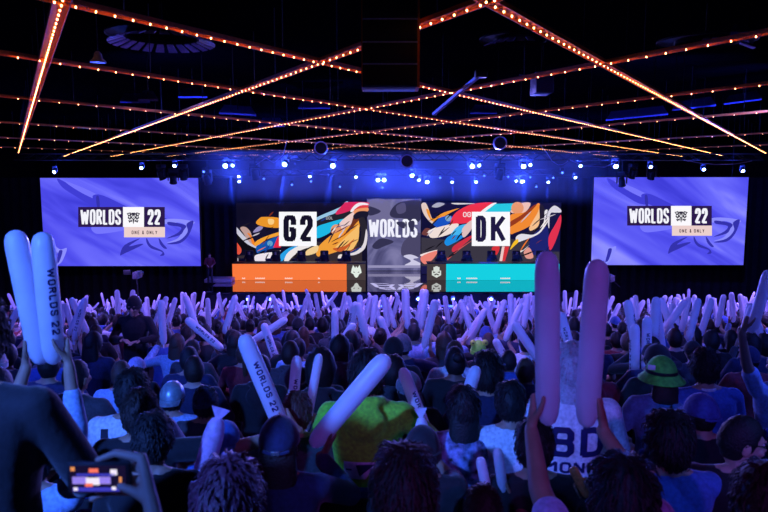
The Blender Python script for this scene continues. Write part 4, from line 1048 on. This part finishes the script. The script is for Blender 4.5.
stk(504, 497, 497, 446, 2.95, 'thin violet-blue stick, right one in front of the plain white shirt', scale=.38, thin=1.2, printed=False)
custom(536, 424, 3.0, 'person with thick black hair seen between the raised arms, before the white jersey', hair=('short', 'black'), top='black', grips={1: gr(588, 497, 572, 467, 2.9, hold=.03, rad=.024)}, voxel=.0075)
stk(588, 497, 572, 467, 2.9, 'short orange-lit stick below the lettering of the white jersey', scale=.26, thin=1.6, printed=False, film=mat('orange_lit_film', (.9, .35, .12), .4, trans=.3))  # orange light is put into this film's colour
custom(672, 420, 3.0, 'person with tousled black hair and blue top, left of the glasses wearer', hair=('tousled', 'black'), top='blue', sleeve='short')
o, st, tl, hc, Mr = custom(742, 419, 3.0, 'person in glasses turned right, short black hair, lower right', hair=('buzz', 'black'), top='black', look=(-62, -8), rot=R(-28), voxel=.0055, skin=SKIN2, face=True)
b = MB()
g3 = lambda *p: hc+Mr @ V(p)
for s in (-1, 1):
    b.tube([g3(s*.031+.021*math.cos(t*.628), .104-.012*abs(math.cos(t*.628)), .012+.017*math.sin(t*.628)) for t in range(11)], .0022, 5)
    b.tube([g3(s*.054, .094, .016), g3(s*.078, .07, .018), g3(s*.084, .0, .016), g3(s*.083, -.02, .004)], .0024, 5)
b.tube([g3(-.01, .106, .016), g3(0, .112, .019), g3(.01, .106, .016)], .0022, 5)
b.build('glasses', GLASS, o)
# third row
o, st, tl, hc, Mr = custom(512, 385, 3.9, 'black-haired person in a plain white shirt, left of the numbered jersey', top='white', sleeve='short')
o, st, tl, hc, Mr = custom(366, 354, 3.9, 'person in a green hoodie with a white print on the back', hair=('short', 'black'), top='green', sleeve='long', hood=True, grips={1: gr(434, 453, 402, 368, 4.2)})
stk(434, 453, 402, 368, 4.2, 'pale lettered stick leaning left above the dark beanie', thin=.82, spin=.5)
def dr(b, fn):
    patch(b, fn, -.11, .70, .09, .79, 0, 8); 
    b.add([fn(x, z)+V((0, -.003, 0)) for x, z in ((-.05, .775), (.05, .78), (-.03, .715))], [(0, 1, 2)], 1)
    b.add([fn(x, z)+V((0, -.003, 0)) for x, z in ((.05, .79), (.092, .79), (.092, .70), (-.0, .70))], [(0, 1, 2, 3)], 2)
    b.add([fn(x, z)+V((0, -.003, 0)) for x, z in ((-.1, .752), (-.07, .752), (-.07, .744), (-.1, .744))], [(0, 1, 2, 3)], 1)
decal(o, st, 'back_print', [mat('white_print', (.8, .8, .85), .6), PRINT, top_mat('green')], dr, .012)
o, st, tl, hc, Mr = custom(130, 373, 3.9, 'black-haired person in a white top with a dark bag strap', top='white')
def dr(b, fn):
    q = [fn(-.12+.10*t, 1.02-.42*t)-V((0, .004, 0)) for t in [i/12 for i in range(13)]]
    for u, v in zip(q, q[1:]): b.add([u+V((-.02, 0, 0)), u+V((.02, 0, 0)), v+V((.02, 0, 0)), v+V((-.02, 0, 0)), u+V((-.02, -.004, 0)), u+V((.02, -.004, 0)), v+V((.02, -.004, 0)), v+V((-.02, -.004, 0))], [(0, 1, 2, 3), (7, 6, 5, 4), (0, 4, 5, 1), (1, 5, 6, 2), (2, 6, 7, 3), (3, 7, 4, 0)])
decal(o, st, 'bag_strap', [mat('strap_cloth', (.015, .015, .03), .8)], dr)
custom(223, 421, 3.6, 'child in a bright blue cap behind the pinkish stick', cap='cap_back', hair=('under', 'dark brown'), top='blue', hatmats=(top_mat('blue'),))
o, st, tl, hc, Mr = custom(573, 350, 3.9, 'silver-haired person in a white jersey with navy number and letters', hair=('bob', 'silver'), top='white', sleeve='mid')
def dr(b, fn):
    text(b, '8D', lambda x, y: fn(-.135+x, .80+y), .12, .155, .03, .034, .03, 0, 4)
    text(b, 'MONKU', lambda x, y: fn(-.16+x, .715+y), .055, .06, .012, .014, .013, 0, 3)
decal(o, st, 'jersey_lettering', [PRINT], dr)
pm = mat('patterned_cloth', (.2, .22, .4), .7, vary=.98, scale=22)
custom(464, 392, 3.9, 'long-haired person in a patterned navy and white jacket', hair=('long', 'black'), topmat=pm, sleeve='long', grips={-1: gr(447, 455, 477, 366, 4.2)})
stk(447, 455, 477, 366, 4.2, 'pale stick leaning right beside the patterned jacket', thin=.82, printed=False)
custom(296, 396, 3.9, 'person with short brown hair holding two pale sticks behind the navy cap', hair=('short', 'brown'), top='dark grey', grips={-1: gr(290, 436, 297, 357, 4.1), 1: gr(305, 432, 318, 362, 4.15)})
stk(290, 436, 297, 357, 4.1, 'white-violet stick with lettering standing upright behind the navy cap', thin=.8, spin=.3)
stk(305, 432, 318, 362, 4.15, 'narrow pale stick leaning right, just behind the upright lettered one', thin=.66, printed=False)
# fourth row
o, st, tl, hc, Mr = custom(664, 356, 4.8, 'person in a green bucket hat with curly dark hair and steel blue shirt', cap='bucket', hair=('underlong', 'dark brown'), top='steel blue', hatmats=(mat('green_hat', (.1, .75, .07), .8, bump=.2), CASE))
co = bpy.data.objects[o['_cap']]
b = MB(); b.rbox((-.06, -.118, .085), (.05, .012, .035), .005, M=Matrix.Rotation(R(-25), 4, 'Z')); b.build('badge', mat('white_print', (.8, .8, .85), .6), co)
custom(171, 381, 4.8, 'person in a silvery cap and pale top right of the bag strap', cap='cap_back', hair=('under', 'black'), top='light blue', hatmats=(mat('silver_cap', (.35, .5, .55), .35, .3),))
custom(204, 386, 4.6, 'person in a navy cap and dark top behind the bright blue cap', cap='cap', hair=('short', 'black'), top='dark grey', hatmats=(top_mat('navy'),))
custom(488, 358, 4.8, 'person with glossy blue-lit black hair below the green frog hat', hair=('tousled', 'black'), top='navy')
o, st, tl, hc, Mr = custom(707, 351, 4.8, 'black-haired person in a navy top with a white collar', hair=('short', 'black'), top='blue', sleeve='long')
b = MB(); b.lathe([(.068, 0), (.072, .035), (.064, .04), (.06, .0)], 20, 0, Matrix.Translation((0, -.008, 1.035)) @ Matrix.Diagonal((1, .98, 1, 1)), cap=False); b.build('collar', top_mat('white'), o)
# further back
custom(135, 357, 6.6, 'person in a pale lavender cap behind the white top with bag strap', cap='cap', hair=('under', 'black'), top='black', hatmats=(top_mat('lavender'),))
custom(188, 349, 6.4, 'person with shiny black hair right of the pale lavender cap', hair=('short', 'black'), top='navy')
o, st, tl, hc, Mr = custom(442, 343, 8.4, 'person in a white cap and blue shirt with a white back tag', cap='cap', hair=('under', 'black'), top='blue', hatmats=(top_mat('white'),))
decal(o, st, 'back_tag', [top_mat('white')], lambda b, fn: patch(b, fn, -.06, .84, .03, .91, 0, 4))
o, st, tl, hc, Mr = custom(479, 340, 8.0, 'person in a bright green frog hat with two yellow eyes', cap='beanie', hair=('under', 'black'), top='black', hatmats=(mat('frog_green', (.45, .97, .08), .7),))
co = bpy.data.objects[o['_cap']]
for s in (-1, 1):
    b = MB(); b.ell((s*.075, -.03, .115), (.042, .042, .042), None, 14, 10); e = b.build('hat_eye', mat('frog_yellow', (.95, .95, .1), .5), co)
    b = MB(); b.ell((s*.08, -.068, .118), (.012, .006, .012), None, 8, 6); b.build('pupil', GLASS, e)
custom(782, 352, 5.5, 'person in a pale shirt at right edge raising one stick in the left hand', top='light blue', sleeve='short', grips={-1: gr(751, 333, 766, 281, 5.3)}, voxel=.008)
stk(751, 333, 766, 281, 5.3, 'pale violet stick raised by the person at the right edge', printed=False)
# the man standing with his back to the stage
o, st, tl, hc, Mr = custom(134, 297, 9.4, 'person in a black hoodie and beanie standing among the crowd, facing the camera', cap='beanie', hair=('under', 'black'), top='black', sleeve='long', stand=True, rot=math.pi, face=True, voxel=.008, hatmats=(top_mat('black'),), skin=SKIN2, hood=True,
      arms={-1: P(140, 341, 9.15), 1: P(122, 340, 9.15)})
co = bpy.data.objects[o['_cap']]; co.location = hc+V((0, -.02, .035)); co.rotation_euler = (R(-14), 0, 0)

# a phone filming the stage, held by someone below the picture
pc = P(98, 479, 1.55)
ph = empty('smartphone', pc, 'smartphone held sideways, its screen showing the lit stage, lower left', 'phone')
b = MB(); b.rbox((0, .005, 0), (.148, .009, .073), .004); b.build('body', CASE, ph)
b = MB(); b.rbox((0, .011, 0), (.152, .008, .077), .006); b.build('case', mat('phone_case', (.02, .02, .025), .6), ph)
b = MB(); sc_m = [emis('ph_dark', S(22, 16, 50)), emis('ph_lav', S(150, 130, 240)), emis('ph_white', S(245, 235, 255)), emis('ph_red', S(255, 120, 100)), emis('ph_amber', S(235, 150, 90)), emis('ph_blue', S(60, 60, 190))]
q = lambda x0, z0, x1, z1, m, k: b.add([(x0, -.0006*k, z0), (x1, -.0006*k, z0), (x1, -.0006*k, z1), (x0, -.0006*k, z1)], [(0, 1, 2, 3)], m)
q(-.066, -.033, .066, .033, 0, 1); q(-.06, -.012, -.025, .006, 1, 2); q(.0, -.012, .03, .006, 1, 2); q(-.028, -.014, .004, .004, 2, 3); q(-.03, -.018, -.012, -.01, 3, 4); q(-.02, .016, .002, .026, 3, 2); q(.03, .01, .046, .024, 2, 2)
q(-.063, .02, -.053, .03, 4, 2); q(-.06, -.03, .05, -.02, 5, 2); q(-.05, .008, .04, .014, 5, 2); q(.05, -.008, .056, .006, 4, 2); q(-.058, -.028, -.048, -.02, 2, 3); q(.032, -.026, .042, -.018, 2, 3)
b.build('display', sc_m, ph, smooth=False)
x0, z0, s0 = place(1.28, 190)
loc = V((P(190, 500, 1.28).x, 1.28, fz(1.28))); tl = lambda p: V(p)-loc
body = MB(); wrp = P(158, 540, 1.47); wl = tl(wrp)
bm_, st, hc, Mr = person_geo({-1: wl}, 'short', .012)
finish_body(bm_, SKIN2)
o = link('person', bm_, None, loc); st.materials.append(top_mat('dark grey')); link('shirt', st, o); link('hair', hair_mesh('short', HAIRS['black'], 77), o, hc)
tag(o, 'person below the lower left edge whose hand holds up the smartphone', 'person', 'spectators in the stalls')
bpy.data.objects.remove(bpy.data.objects['_x']) if '_x' in bpy.data.objects else None
# the filming hand is grown into the same body mesh
hb = MB()
W0 = wl
kn = [tl(P(142+2*i, 458+11*i, 1.572)) for i in range(4)]
for i, k_ in enumerate(kn):
    hb.capsule(W0+V((0, 0, .015)), k_, .022, .0135, 8)
    t1 = tl(P(116-3*i, 453+13*i, 1.585)); t2 = tl(P(98-2*i, 460+13*i, 1.578))
    hb.capsule(k_, t1, .0115, .0098, 8); hb.capsule(t1, t2, .0095, .0082, 8)
th0 = tl(P(150, 500, 1.52)); th1 = tl(P(136, 492, 1.525)); th2 = tl(P(120, 486, 1.535))
hb.capsule(W0, th0, .022, .018, 8); hb.capsule(th0, th1, .0165, .013, 8); hb.capsule(th1, th2, .0125, .009, 8)
hb.capsule(W0-V((0, 0, .05)), W0+V((0, 0, .02)), .028, .026, 10)
hm = remesh(hb, .0045, 2, 'filming_hand'); hm.materials.append(SKIN2); hm.materials.append(TROUS)
bmm = bmesh.new(); bmm.from_mesh(o.data)
# drop the simple open hand, then join the filming hand
for v in [v for v in bmm.verts if (v.co-W0).dot((W0-V((-.19, .1, .8))).normalized()) > .0 and (v.co-W0).length < .25 and v.co.z > W0.z-.01]: bmm.verts.remove(v)
bmm.from_mesh(hm); bmm.to_mesh(o.data); bmm.free()
for p_ in o.data.polygons: p_.use_smooth = True

# single sticks in the middle rows with the people who hold them
MID = [((284,432,246,342,3.75,1,'long white-violet stick leaning left above the navy cap'),),
 ((517,380,500,349,8.4,-1,'pale stick leaning left, leftmost of three below the turquoise desk'), (528,374,523,346,8.4,1,'short upright pale stick, middle one of three left of the violet pair')),
 ((543,366,526,341,7.5,-1,'pale stick leaning left just before the tall violet stick'),),
 ((637,352,629,309,7.5,-1,'white stick leaning left above the green bucket hat, leftmost of four'), (653,350,656,304,7.5,1,'white lettered upright stick, tallest of four above the bucket hat')),
 ((634,382,635,328,6.8,-1,'white upright stick left of the green bucket hat, lowest of four'), (646,374,647,326,6.9,1,'white upright stick touching the crown of the green bucket hat')),
 ((661,336,674,317,9.3,1,'short pale stick leaning right, above and right of the bucket hat'),), ((223,350,189,321,8.4,-1,'long pale stick lying far over to the left, above the pinkish stick'),), ((250,343,271,329,9.0,1,'pale stick leaning far right, beside the long leaning white one'),),
 ((335,351,335,328,9.3,-1,'upright pale stick left of the thick slanting one'),), ((395,356,386,333,9.3,1,'pale stick leaning left above the thick slanting one'),), ((571,352,560,322,8.4,-1,'pale stick leaning left between the tall violet pair'),), ((279,368,271,345,8.4,-1,'short pale stick right of the long leaning white one'),),
 ((88,334,80,317,10.2,-1,'short pale stick leaning left near the bright blue pair'),)]
HSTY = ['short', 'tousled', 'short', 'long', 'buzz', 'ponytail', 'bob', 'short', 'curly', 'bun']
HDESC = {'short': 'short', 'tousled': 'tousled', 'long': 'long', 'buzz': 'cropped', 'ponytail': 'ponytailed', 'bob': 'bobbed', 'curly': 'curly', 'bun': 'bun-tied'}
TOPN = ['black', 'black', 'navy', 'dark grey', 'black', 'white', 'blue', 'grey', 'maroon', 'black', 'black', 'navy', 'light blue', 'black', 'dark grey']
rnd = random.Random(5)
for i, grp in enumerate(MID):
    gd = {}; xs = []
    for bx, by, tx, ty, Y, s, lb in grp:
        a, d = stick_px(bx, by, tx, ty, Y); stick(a, d, lb, near=Y < 8.8, spin=rnd.uniform(-1.5, 1.5), seal=False)
        gd[s] = (a+d.normalized()*.07, d.normalized(), .05); xs.append(a.x-(s*.2 if len(grp) == 1 else 0))
    Yp = grp[0][4]-.22; x = sum(xs)/len(xs)
    for p_ in ALL:
        if abs(p_['x']-x) < .42 and abs(p_['Y']-Yp) < .55: x = p_['x']+math.copysign(.43, x-p_['x'])
    px, py = proj((x, Yp, fz(Yp)+1.3)); hs = HSTY[i % 10]; tp = TOPN[(i*4+1) % 15]
    custom(px, py, Yp, None, hair=(hs, 'black' if i % 3 else 'dark brown'), top=tp, sleeve=('short', 'long')[i % 2], grips=gd, voxel=.010, scale=1., skin=(SKIN, SKIN2, SKIN3)[i % 3])
    ALL[-1]['hand'] = None; ALL[-1]['desc'] = ('%s %s hair' % (HDESC[hs], 'black' if i % 3 else 'dark brown'), tp)

# ------------------------------------------------------------------ the rest of the stalls, one by one
def proto_person(grips=None, arms=None, sleeve='short', hood=False, look=(0, 0)):
    bm_, st, hc, Mr = person_geo(arms or {}, sleeve, .0125, False, look, hood, grips=grips)
    finish_body(bm_, SKIN); st.materials.append(top_mat('black')); return bm_, st, hc, Mr, grips or {}
G = lambda x, y, z, ax, ay, az: (V((x, y+.04, z-.2)), V((ax, ay, az)).normalized())
PROTOS = [proto_person(), proto_person(sleeve='long', look=(12, 0)), proto_person(sleeve='long', hood=True, look=(-10, 3)),
 proto_person({1: G(.27, .22, 1.38, .25, .15, 1)}), proto_person({-1: G(-.27, .22, 1.40, -.1, .2, 1)}, sleeve='long'), proto_person({-1: G(-.2, .26, 1.4, -.35, .1, 1), 1: G(.2, .26, 1.4, .3, .1, 1)}),
 proto_person({-1: G(-.13, .3, 1.36, .22, .0, 1), 1: G(.13, .26, 1.36, -.28, .1, 1)}, sleeve='long'), proto_person({-1: G(-.1, .3, 1.45, -.04, .1, 1), 1: G(.1, .3, 1.45, .12, .1, 1)}),
 proto_person({1: G(.3, .26, 1.22, .75, .15, 1)}, sleeve='long'), proto_person({-1: G(-.3, .26, 1.25, -.8, .1, 1)}), proto_person({-1: G(-.24, .25, 1.35, .5, .1, 1), 1: G(.3, .2, 1.42, .45, .1, 1)}),
 proto_person({-1: G(-.28, .2, 1.45, -.15, -.1, 1), 1: G(.22, .28, 1.3, -.55, .1, 1)}, sleeve='long')]
SILENT = [0, 1, 2]; WAVE = list(range(3, 12))
hair_me = {(s, c): hair_mesh(s, HAIRS[c], 40+i*7) for i, s in enumerate(HDESC) for c in ('black', 'dark brown', 'brown')}
hair_me[('short', 'blond')] = hair_mesh('short', HAIRS['blond'], 91)
under_me = hair_mesh('under', HAIRS['black'], 92)
cap_me = {(k, c): cap_mesh(k, top_mat(c)) for k in ('cap', 'beanie') for c in ('black', 'navy', 'white', 'blue', 'grey')}
rnd = random.Random(21)
def ov(o, m):
    o.material_slots[0].link = 'OBJECT'; o.material_slots[0].material = m
COUNT = 0
for k in range(2, 16):
    Y = 2.1+.9*k; half = 400*Y/F+.1; n = int(2*half/.56); x = -half+rnd.random()*.3
    while x < half:
        xx = x+rnd.uniform(-.06, .06); x += .56 if k > 3 else .6
        YY = Y+rnd.uniform(-.1, .1)
        if any(abs(p['x']-xx) < .40 and abs(p['Y']-YY) < .62 for p in ALL): continue
        if 4.5 < YY < 9.6 and abs(proj((xx, YY, fz(YY)+1.2))[0]-134) < 24 and YY > 6.9: continue
        pv = rnd.random(); pr = PROTOS[rnd.choice(WAVE) if pv < (.42 if k > 5 else .1 if k == 5 else 0) else rnd.choice(SILENT)]
        if YY < 9.3 and abs(proj((xx, YY, fz(YY)+1.2))[0]-134) < 42 or YY < 8 and abs(proj((xx, YY, fz(YY)+1.2))[0]-470) < 50: pr = PROTOS[k % 3]
        bm_, st, hc, Mr, gp = pr; s = rnd.uniform(.93, 1.05)
        o = link('person', bm_, None, (xx, YY, fz(YY))); o.scale = (s,)*3; o.rotation_euler = (0, 0, R(rnd.uniform(-7, 7)))
        ov(o, rnd.choice((SKIN, SKIN, SKIN2, SKIN3))); tp = rnd.choice(TOPN)
        so = link('shirt', st, o); ov(so, top_mat(tp))
        u = rnd.random()
        if u < .8:
            hk = rnd.choice(HSTY); hc_ = rnd.choice(('black', 'black', 'black', 'dark brown', 'brown'))
            ho = link('hair', hair_me[(hk, hc_)], o, hc); ho.rotation_euler = Mr.to_euler(); hd = '%s %s hair' % (HDESC[hk], hc_)
        else:
            kk = rnd.choice(('cap', 'cap', 'beanie')); cc = rnd.choice(('black', 'navy', 'white', 'blue', 'grey', 'black'))
            link('hair', under_me, o, hc); ho = link(kk, cap_me[(kk, cc)], o, hc); ho.rotation_euler = Mr.to_euler(); hd = '%s %s' % (cc, kk)
        tag(o, None, 'person', 'spectators in the stalls'); add_person(o, xx, YY, k, (hd, tp)); COUNT += 1
        if Y < 5: seat(xx, YY, o)
        Rm = Matrix.Rotation(o.rotation_euler.z, 3, 'Z')
        for sd, (c, ax) in gp.items():
            w_ = V((xx, YY, fz(YY)))+Rm @ ((c-ax*.07)*s)
            stick(w_, Rm @ ax, None, o, sd, near=k < 8, scale=.95, spin=rnd.uniform(-2.6, 2.6), printed=k < 8)
# ordinal labels
rows = {}
for p in ALL: rows.setdefault(p['row'], []).append(p)
core = {}
for k, ps in rows.items():
    ps.sort(key=lambda p: p['x'])
    for i, p in enumerate(ps):
        where = '%s from left, %s row back' % (ordw(i+1), ordw(k+1)); core[p['o'].name] = where
        if not p['hand']: p['o']['label'] = 'person with %s and %s top, %s' % (p['desc'][0], p['desc'][1], where)
for s_ in STICKS:
    if s_['label'] is None:
        ax = s_['o'].rotation_quaternion @ V((0, 0, 1)); t = 'leaning left' if ax.x < -.12 else 'leaning right' if ax.x > .12 else 'upright'
        s_['o']['label'] = 'pale stick %s, %s hand of person %s' % (t, 'left' if s_['side'] < 0 else 'right', core[s_['owner'].name])
for nm, (o, ow) in SEATN.items():
    o['label'] = 'blue theatre seat of the person %s' % core.get(ow.name, 'in front')

# ------------------------------------------------------------------ the far stalls, too many to count
rnd = random.Random(33); fb = MB(); fs = MB()
CM = [HAIRS['black'], HAIRS['dark brown'], SKIN, top_mat('black'), top_mat('navy'), top_mat('white'), top_mat('blue'), top_mat('grey'), top_mat('maroon'), top_mat('light blue')]
for k in range(16, 33):
    Y = 2.1+.9*k; half = 410*Y/F; x = -half+rnd.random()*.4
    while x < half:
        xx = x+rnd.uniform(-.08, .08); x += .57; z = fz(Y)+rnd.uniform(-.05, .08); YY = Y+rnd.uniform(-.15, .15); hc = V((xx, YY+.02, z+1.19))
        u = rnd.random(); m = 0 if u < .6 else 1 if u < .85 else rnd.choice((5, 4, 8, 6))
        fb.ell(hc+V((0, -.01, .015)), (.088, .108, .125), None, 8, 6, m); fb.ell(hc+V((0, .03, -.03)), (.07, .085, .1), None, 6, 5, 2)
        tm = rnd.choice((3, 3, 3, 4, 4, 5, 6, 7, 8, 9))
        fb.rings([[V((xx+a*math.cos(t*.785), YY-.01+c*math.sin(t*.785), z+zz)) for t in range(8)] for zz, a, c in ((.5, .17, .13), (.75, .16, .12), (.93, .2, .12), (.995, .19, .1), (1.04, .09, .07), (1.1, .06, .06))], tm)
        if rnd.random() < (.27 if k < 26 else .17):
            for sd in ((-1, 1) if rnd.random() < .65 else (rnd.choice((-1, 1)),)):
                tx = rnd.gauss(sd*.08, .42); hnd = V((xx+sd*rnd.uniform(.12, .3), YY+.25, z+rnd.choice((.85, .9, 1.0, 1.1, 1.3)))); ax = V((tx, rnd.uniform(-.1, .2), 1)).normalized()
                sh = V((xx+sd*.19, YY, z+.98)); el = (sh+hnd)/2+V((sd*.12, 0, -.14)); fb.tube([sh, el, hnd], [.055, .042, .034], 6, tm); fb.ell(hnd, (.045, .045, .05), None, 6, 5, 2)
                b0 = hnd-ax*.07; fs.tube([b0, b0+ax*.04, b0+ax*.1, b0+ax*.53, b0+ax*.58, b0+ax*.6], [.013, .036, .043, .043, .03, .005], 8)
tag(fb.build('distant_crowd', CM), 'packed far rows of spectators between the middle stalls and the stage', 'crowd', kind='stuff')
tag(fs.build('distant_inflatable_sticks', FILM), 'countless small pale sticks waved in the far rows before the stage', 'inflatable sticks', kind='stuff')

# ------------------------------------------------------------------ players, host and cameras on the stage
pl_b, pl_s, pl_hc, pl_Mr, _ = proto_person({}, None, 'long')
head_band = MB(); head_band.tube([(.092*math.cos(R(a)), 0, .03+.105*math.sin(R(a))) for a in range(-10, 191, 20)], .009, 6)
hb_me = head_band.mesh('headset', [CASE]); fix(hb_me)
ear = MB(); [ear.ell((s*.09, 0, -.005), (.02, .036, .042), None, 10, 8) for s in (-1, 1)]; ear_me = ear.mesh('ear_cups', [CASE]); fix(ear_me)
chair = None
def gaming_chair(x, Y, z, lb):
    r = empty('gaming_chair', (x, Y, z), lb, 'chair', 'chairs behind the desks')
    b = MB(); b.rbox((0, -.24, .86), (.5, .1, .85), .05); b.build('backrest', CASE, r); b = MB(); b.rbox((0, 0, .42), (.5, .5, .1), .04); b.build('seat', CASE, r)
    b = MB(); b.tube([(0, 0, .38), (0, 0, .08)], .03); b.build('post', DARKM, r)
    b = MB(); [b.tube([(0, 0, .08), (.3*math.cos(R(72*k)), .3*math.sin(R(72*k)), .04)], .02, 6) for k in range(5)]; b.build('base', DARKM, r)
    r.rotation_euler = (0, 0, math.pi); return r
pz = SZ+.30
for side, xs, nm, tp in ((0, (249, 275.5, 301, 324, 346), 'orange', 'black'), (1, (441.5, 467, 492, 517, 541), 'turquoise', 'dark grey')):
    a, c = P(xs[0]-10, 260, 41.2).x, P(xs[-1]+10, 260, 41.2).x
    b = MB(); b.rbox(((a+c)/2, 41.55, SZ+.16), (c-a, 1.2, .28), .01); tag(b.build('player_platform', CASE, smooth=False), 'low black platform under the players of the %s desk' % nm, 'platform')
    for i, px in enumerate(xs):
        x = P(px, 258, 41.3).x
        gaming_chair(x, 41.35, pz, 'black gaming chair behind the %s player at the %s desk' % (ordw(i+1)+' from left', nm))
        o = link('person', pl_b, None, (x, 41.3, pz)); o.rotation_euler = (0, 0, math.pi); ov(o, SKIN2)
        so = link('jersey', pl_s, o); ov(so, top_mat(tp)); link('hair', hair_me[('short', ('black', 'dark brown', 'black', 'brown', 'black')[i])], o, pl_hc)
        h = link('headset', hb_me, o, pl_hc); link('ear_cups', ear_me, h)
        tag(o, 'player in headset seated %s from left behind the %s desk' % (ordw(i+1), nm), 'person', 'players at the %s desk' % nm)
        b = MB(); b.rbox((0, 0, .27), (.56, .03, .33), .01); mo = b.build('screen', CASE, None); r = empty('monitor', (x-.3, 40.45, P(384, 263, 40).z), 'black monitor before the %s player at the %s desk' % (ordw(i+1)+' from left', nm), 'monitor', 'monitors on the %s desk' % nm); mo.parent = r
        b = MB(); b.tube([(0, 0, .01), (0, 0, .2)], .02); b.rbox((0, 0, .008), (.2, .16, .014), .004); b.build('stand', DARKM, r)
        r.rotation_euler = (0, 0, R(14)); r.scale = (.55, .55, .5)
hp = P(210, 275.5, 38.8)
hb_, hs_, hhc, hMr = person_geo({}, 'long', .012, True); finish_body(hb_, SKIN2, True); hs_.materials.append(top_mat('maroon'))
o = link('person', hb_, None, (hp.x, 38.8, SZ)); o.rotation_euler = (0, 0, math.pi+.3); o.scale = (.98,)*3; link('jacket', hs_, o); link('hair', hair_mesh('short', HAIRS['black'], 61), o, hhc)
tag(o, 'person in dark clothes standing on the stage edge beside the orange desk', 'person')
def tripod(px, py, Y, lb):
    top = P(px, py, Y); h = top.z-fz(Y); r = empty('camera_tripod', (top.x, Y, fz(Y)), lb, 'camera')
    for k in range(3):
        a = R(90+120*k); b = MB(); b.tube([(0, 0, h*.75), (.5*math.cos(a), .5*math.sin(a), .02)], .025, 6); b.build('leg', DARKM, r)
    b = MB(); b.tube([(0, 0, h*.7), (0, 0, h-.1)], .03); b.build('column', DARKM, r)
    b = MB(); b.rbox((0, .05, h), (.22, .55, .28), .03); c = b.build('camera_body', mat('camera_grey', (.08, .08, .11), .5), r)
    b = MB(); b.lathe([(.07, 0), (.08, .12), (.1, .2), (.09, .2)], 16, 0, Matrix.Translation((0, .3, h)) @ Matrix.Rotation(R(-90), 4, 'X')); b.build('lens', CASE, c)
    b = MB(); b.rbox((-.35, -.1, h+.12), (.3, .06, .2), .02); b.build('viewfinder', CASE, c)
    b = MB(); b.tube([(.05, -.2, h-.1), (.2, -.6, h-.3)], .015, 6); b.build('pan_handle', DARKM, r)
tripod(137, 275, 27, 'broadcast camera on a tall tripod in front of the left video screen')
tripod(611, 278, 29, 'broadcast camera on a tall tripod left of the right video screen')
for o_ in bpy.data.objects:
    if '_cap' in o_: del o_['_cap']
print('COUNTS', COUNT, len(ALL), len(STICKS))
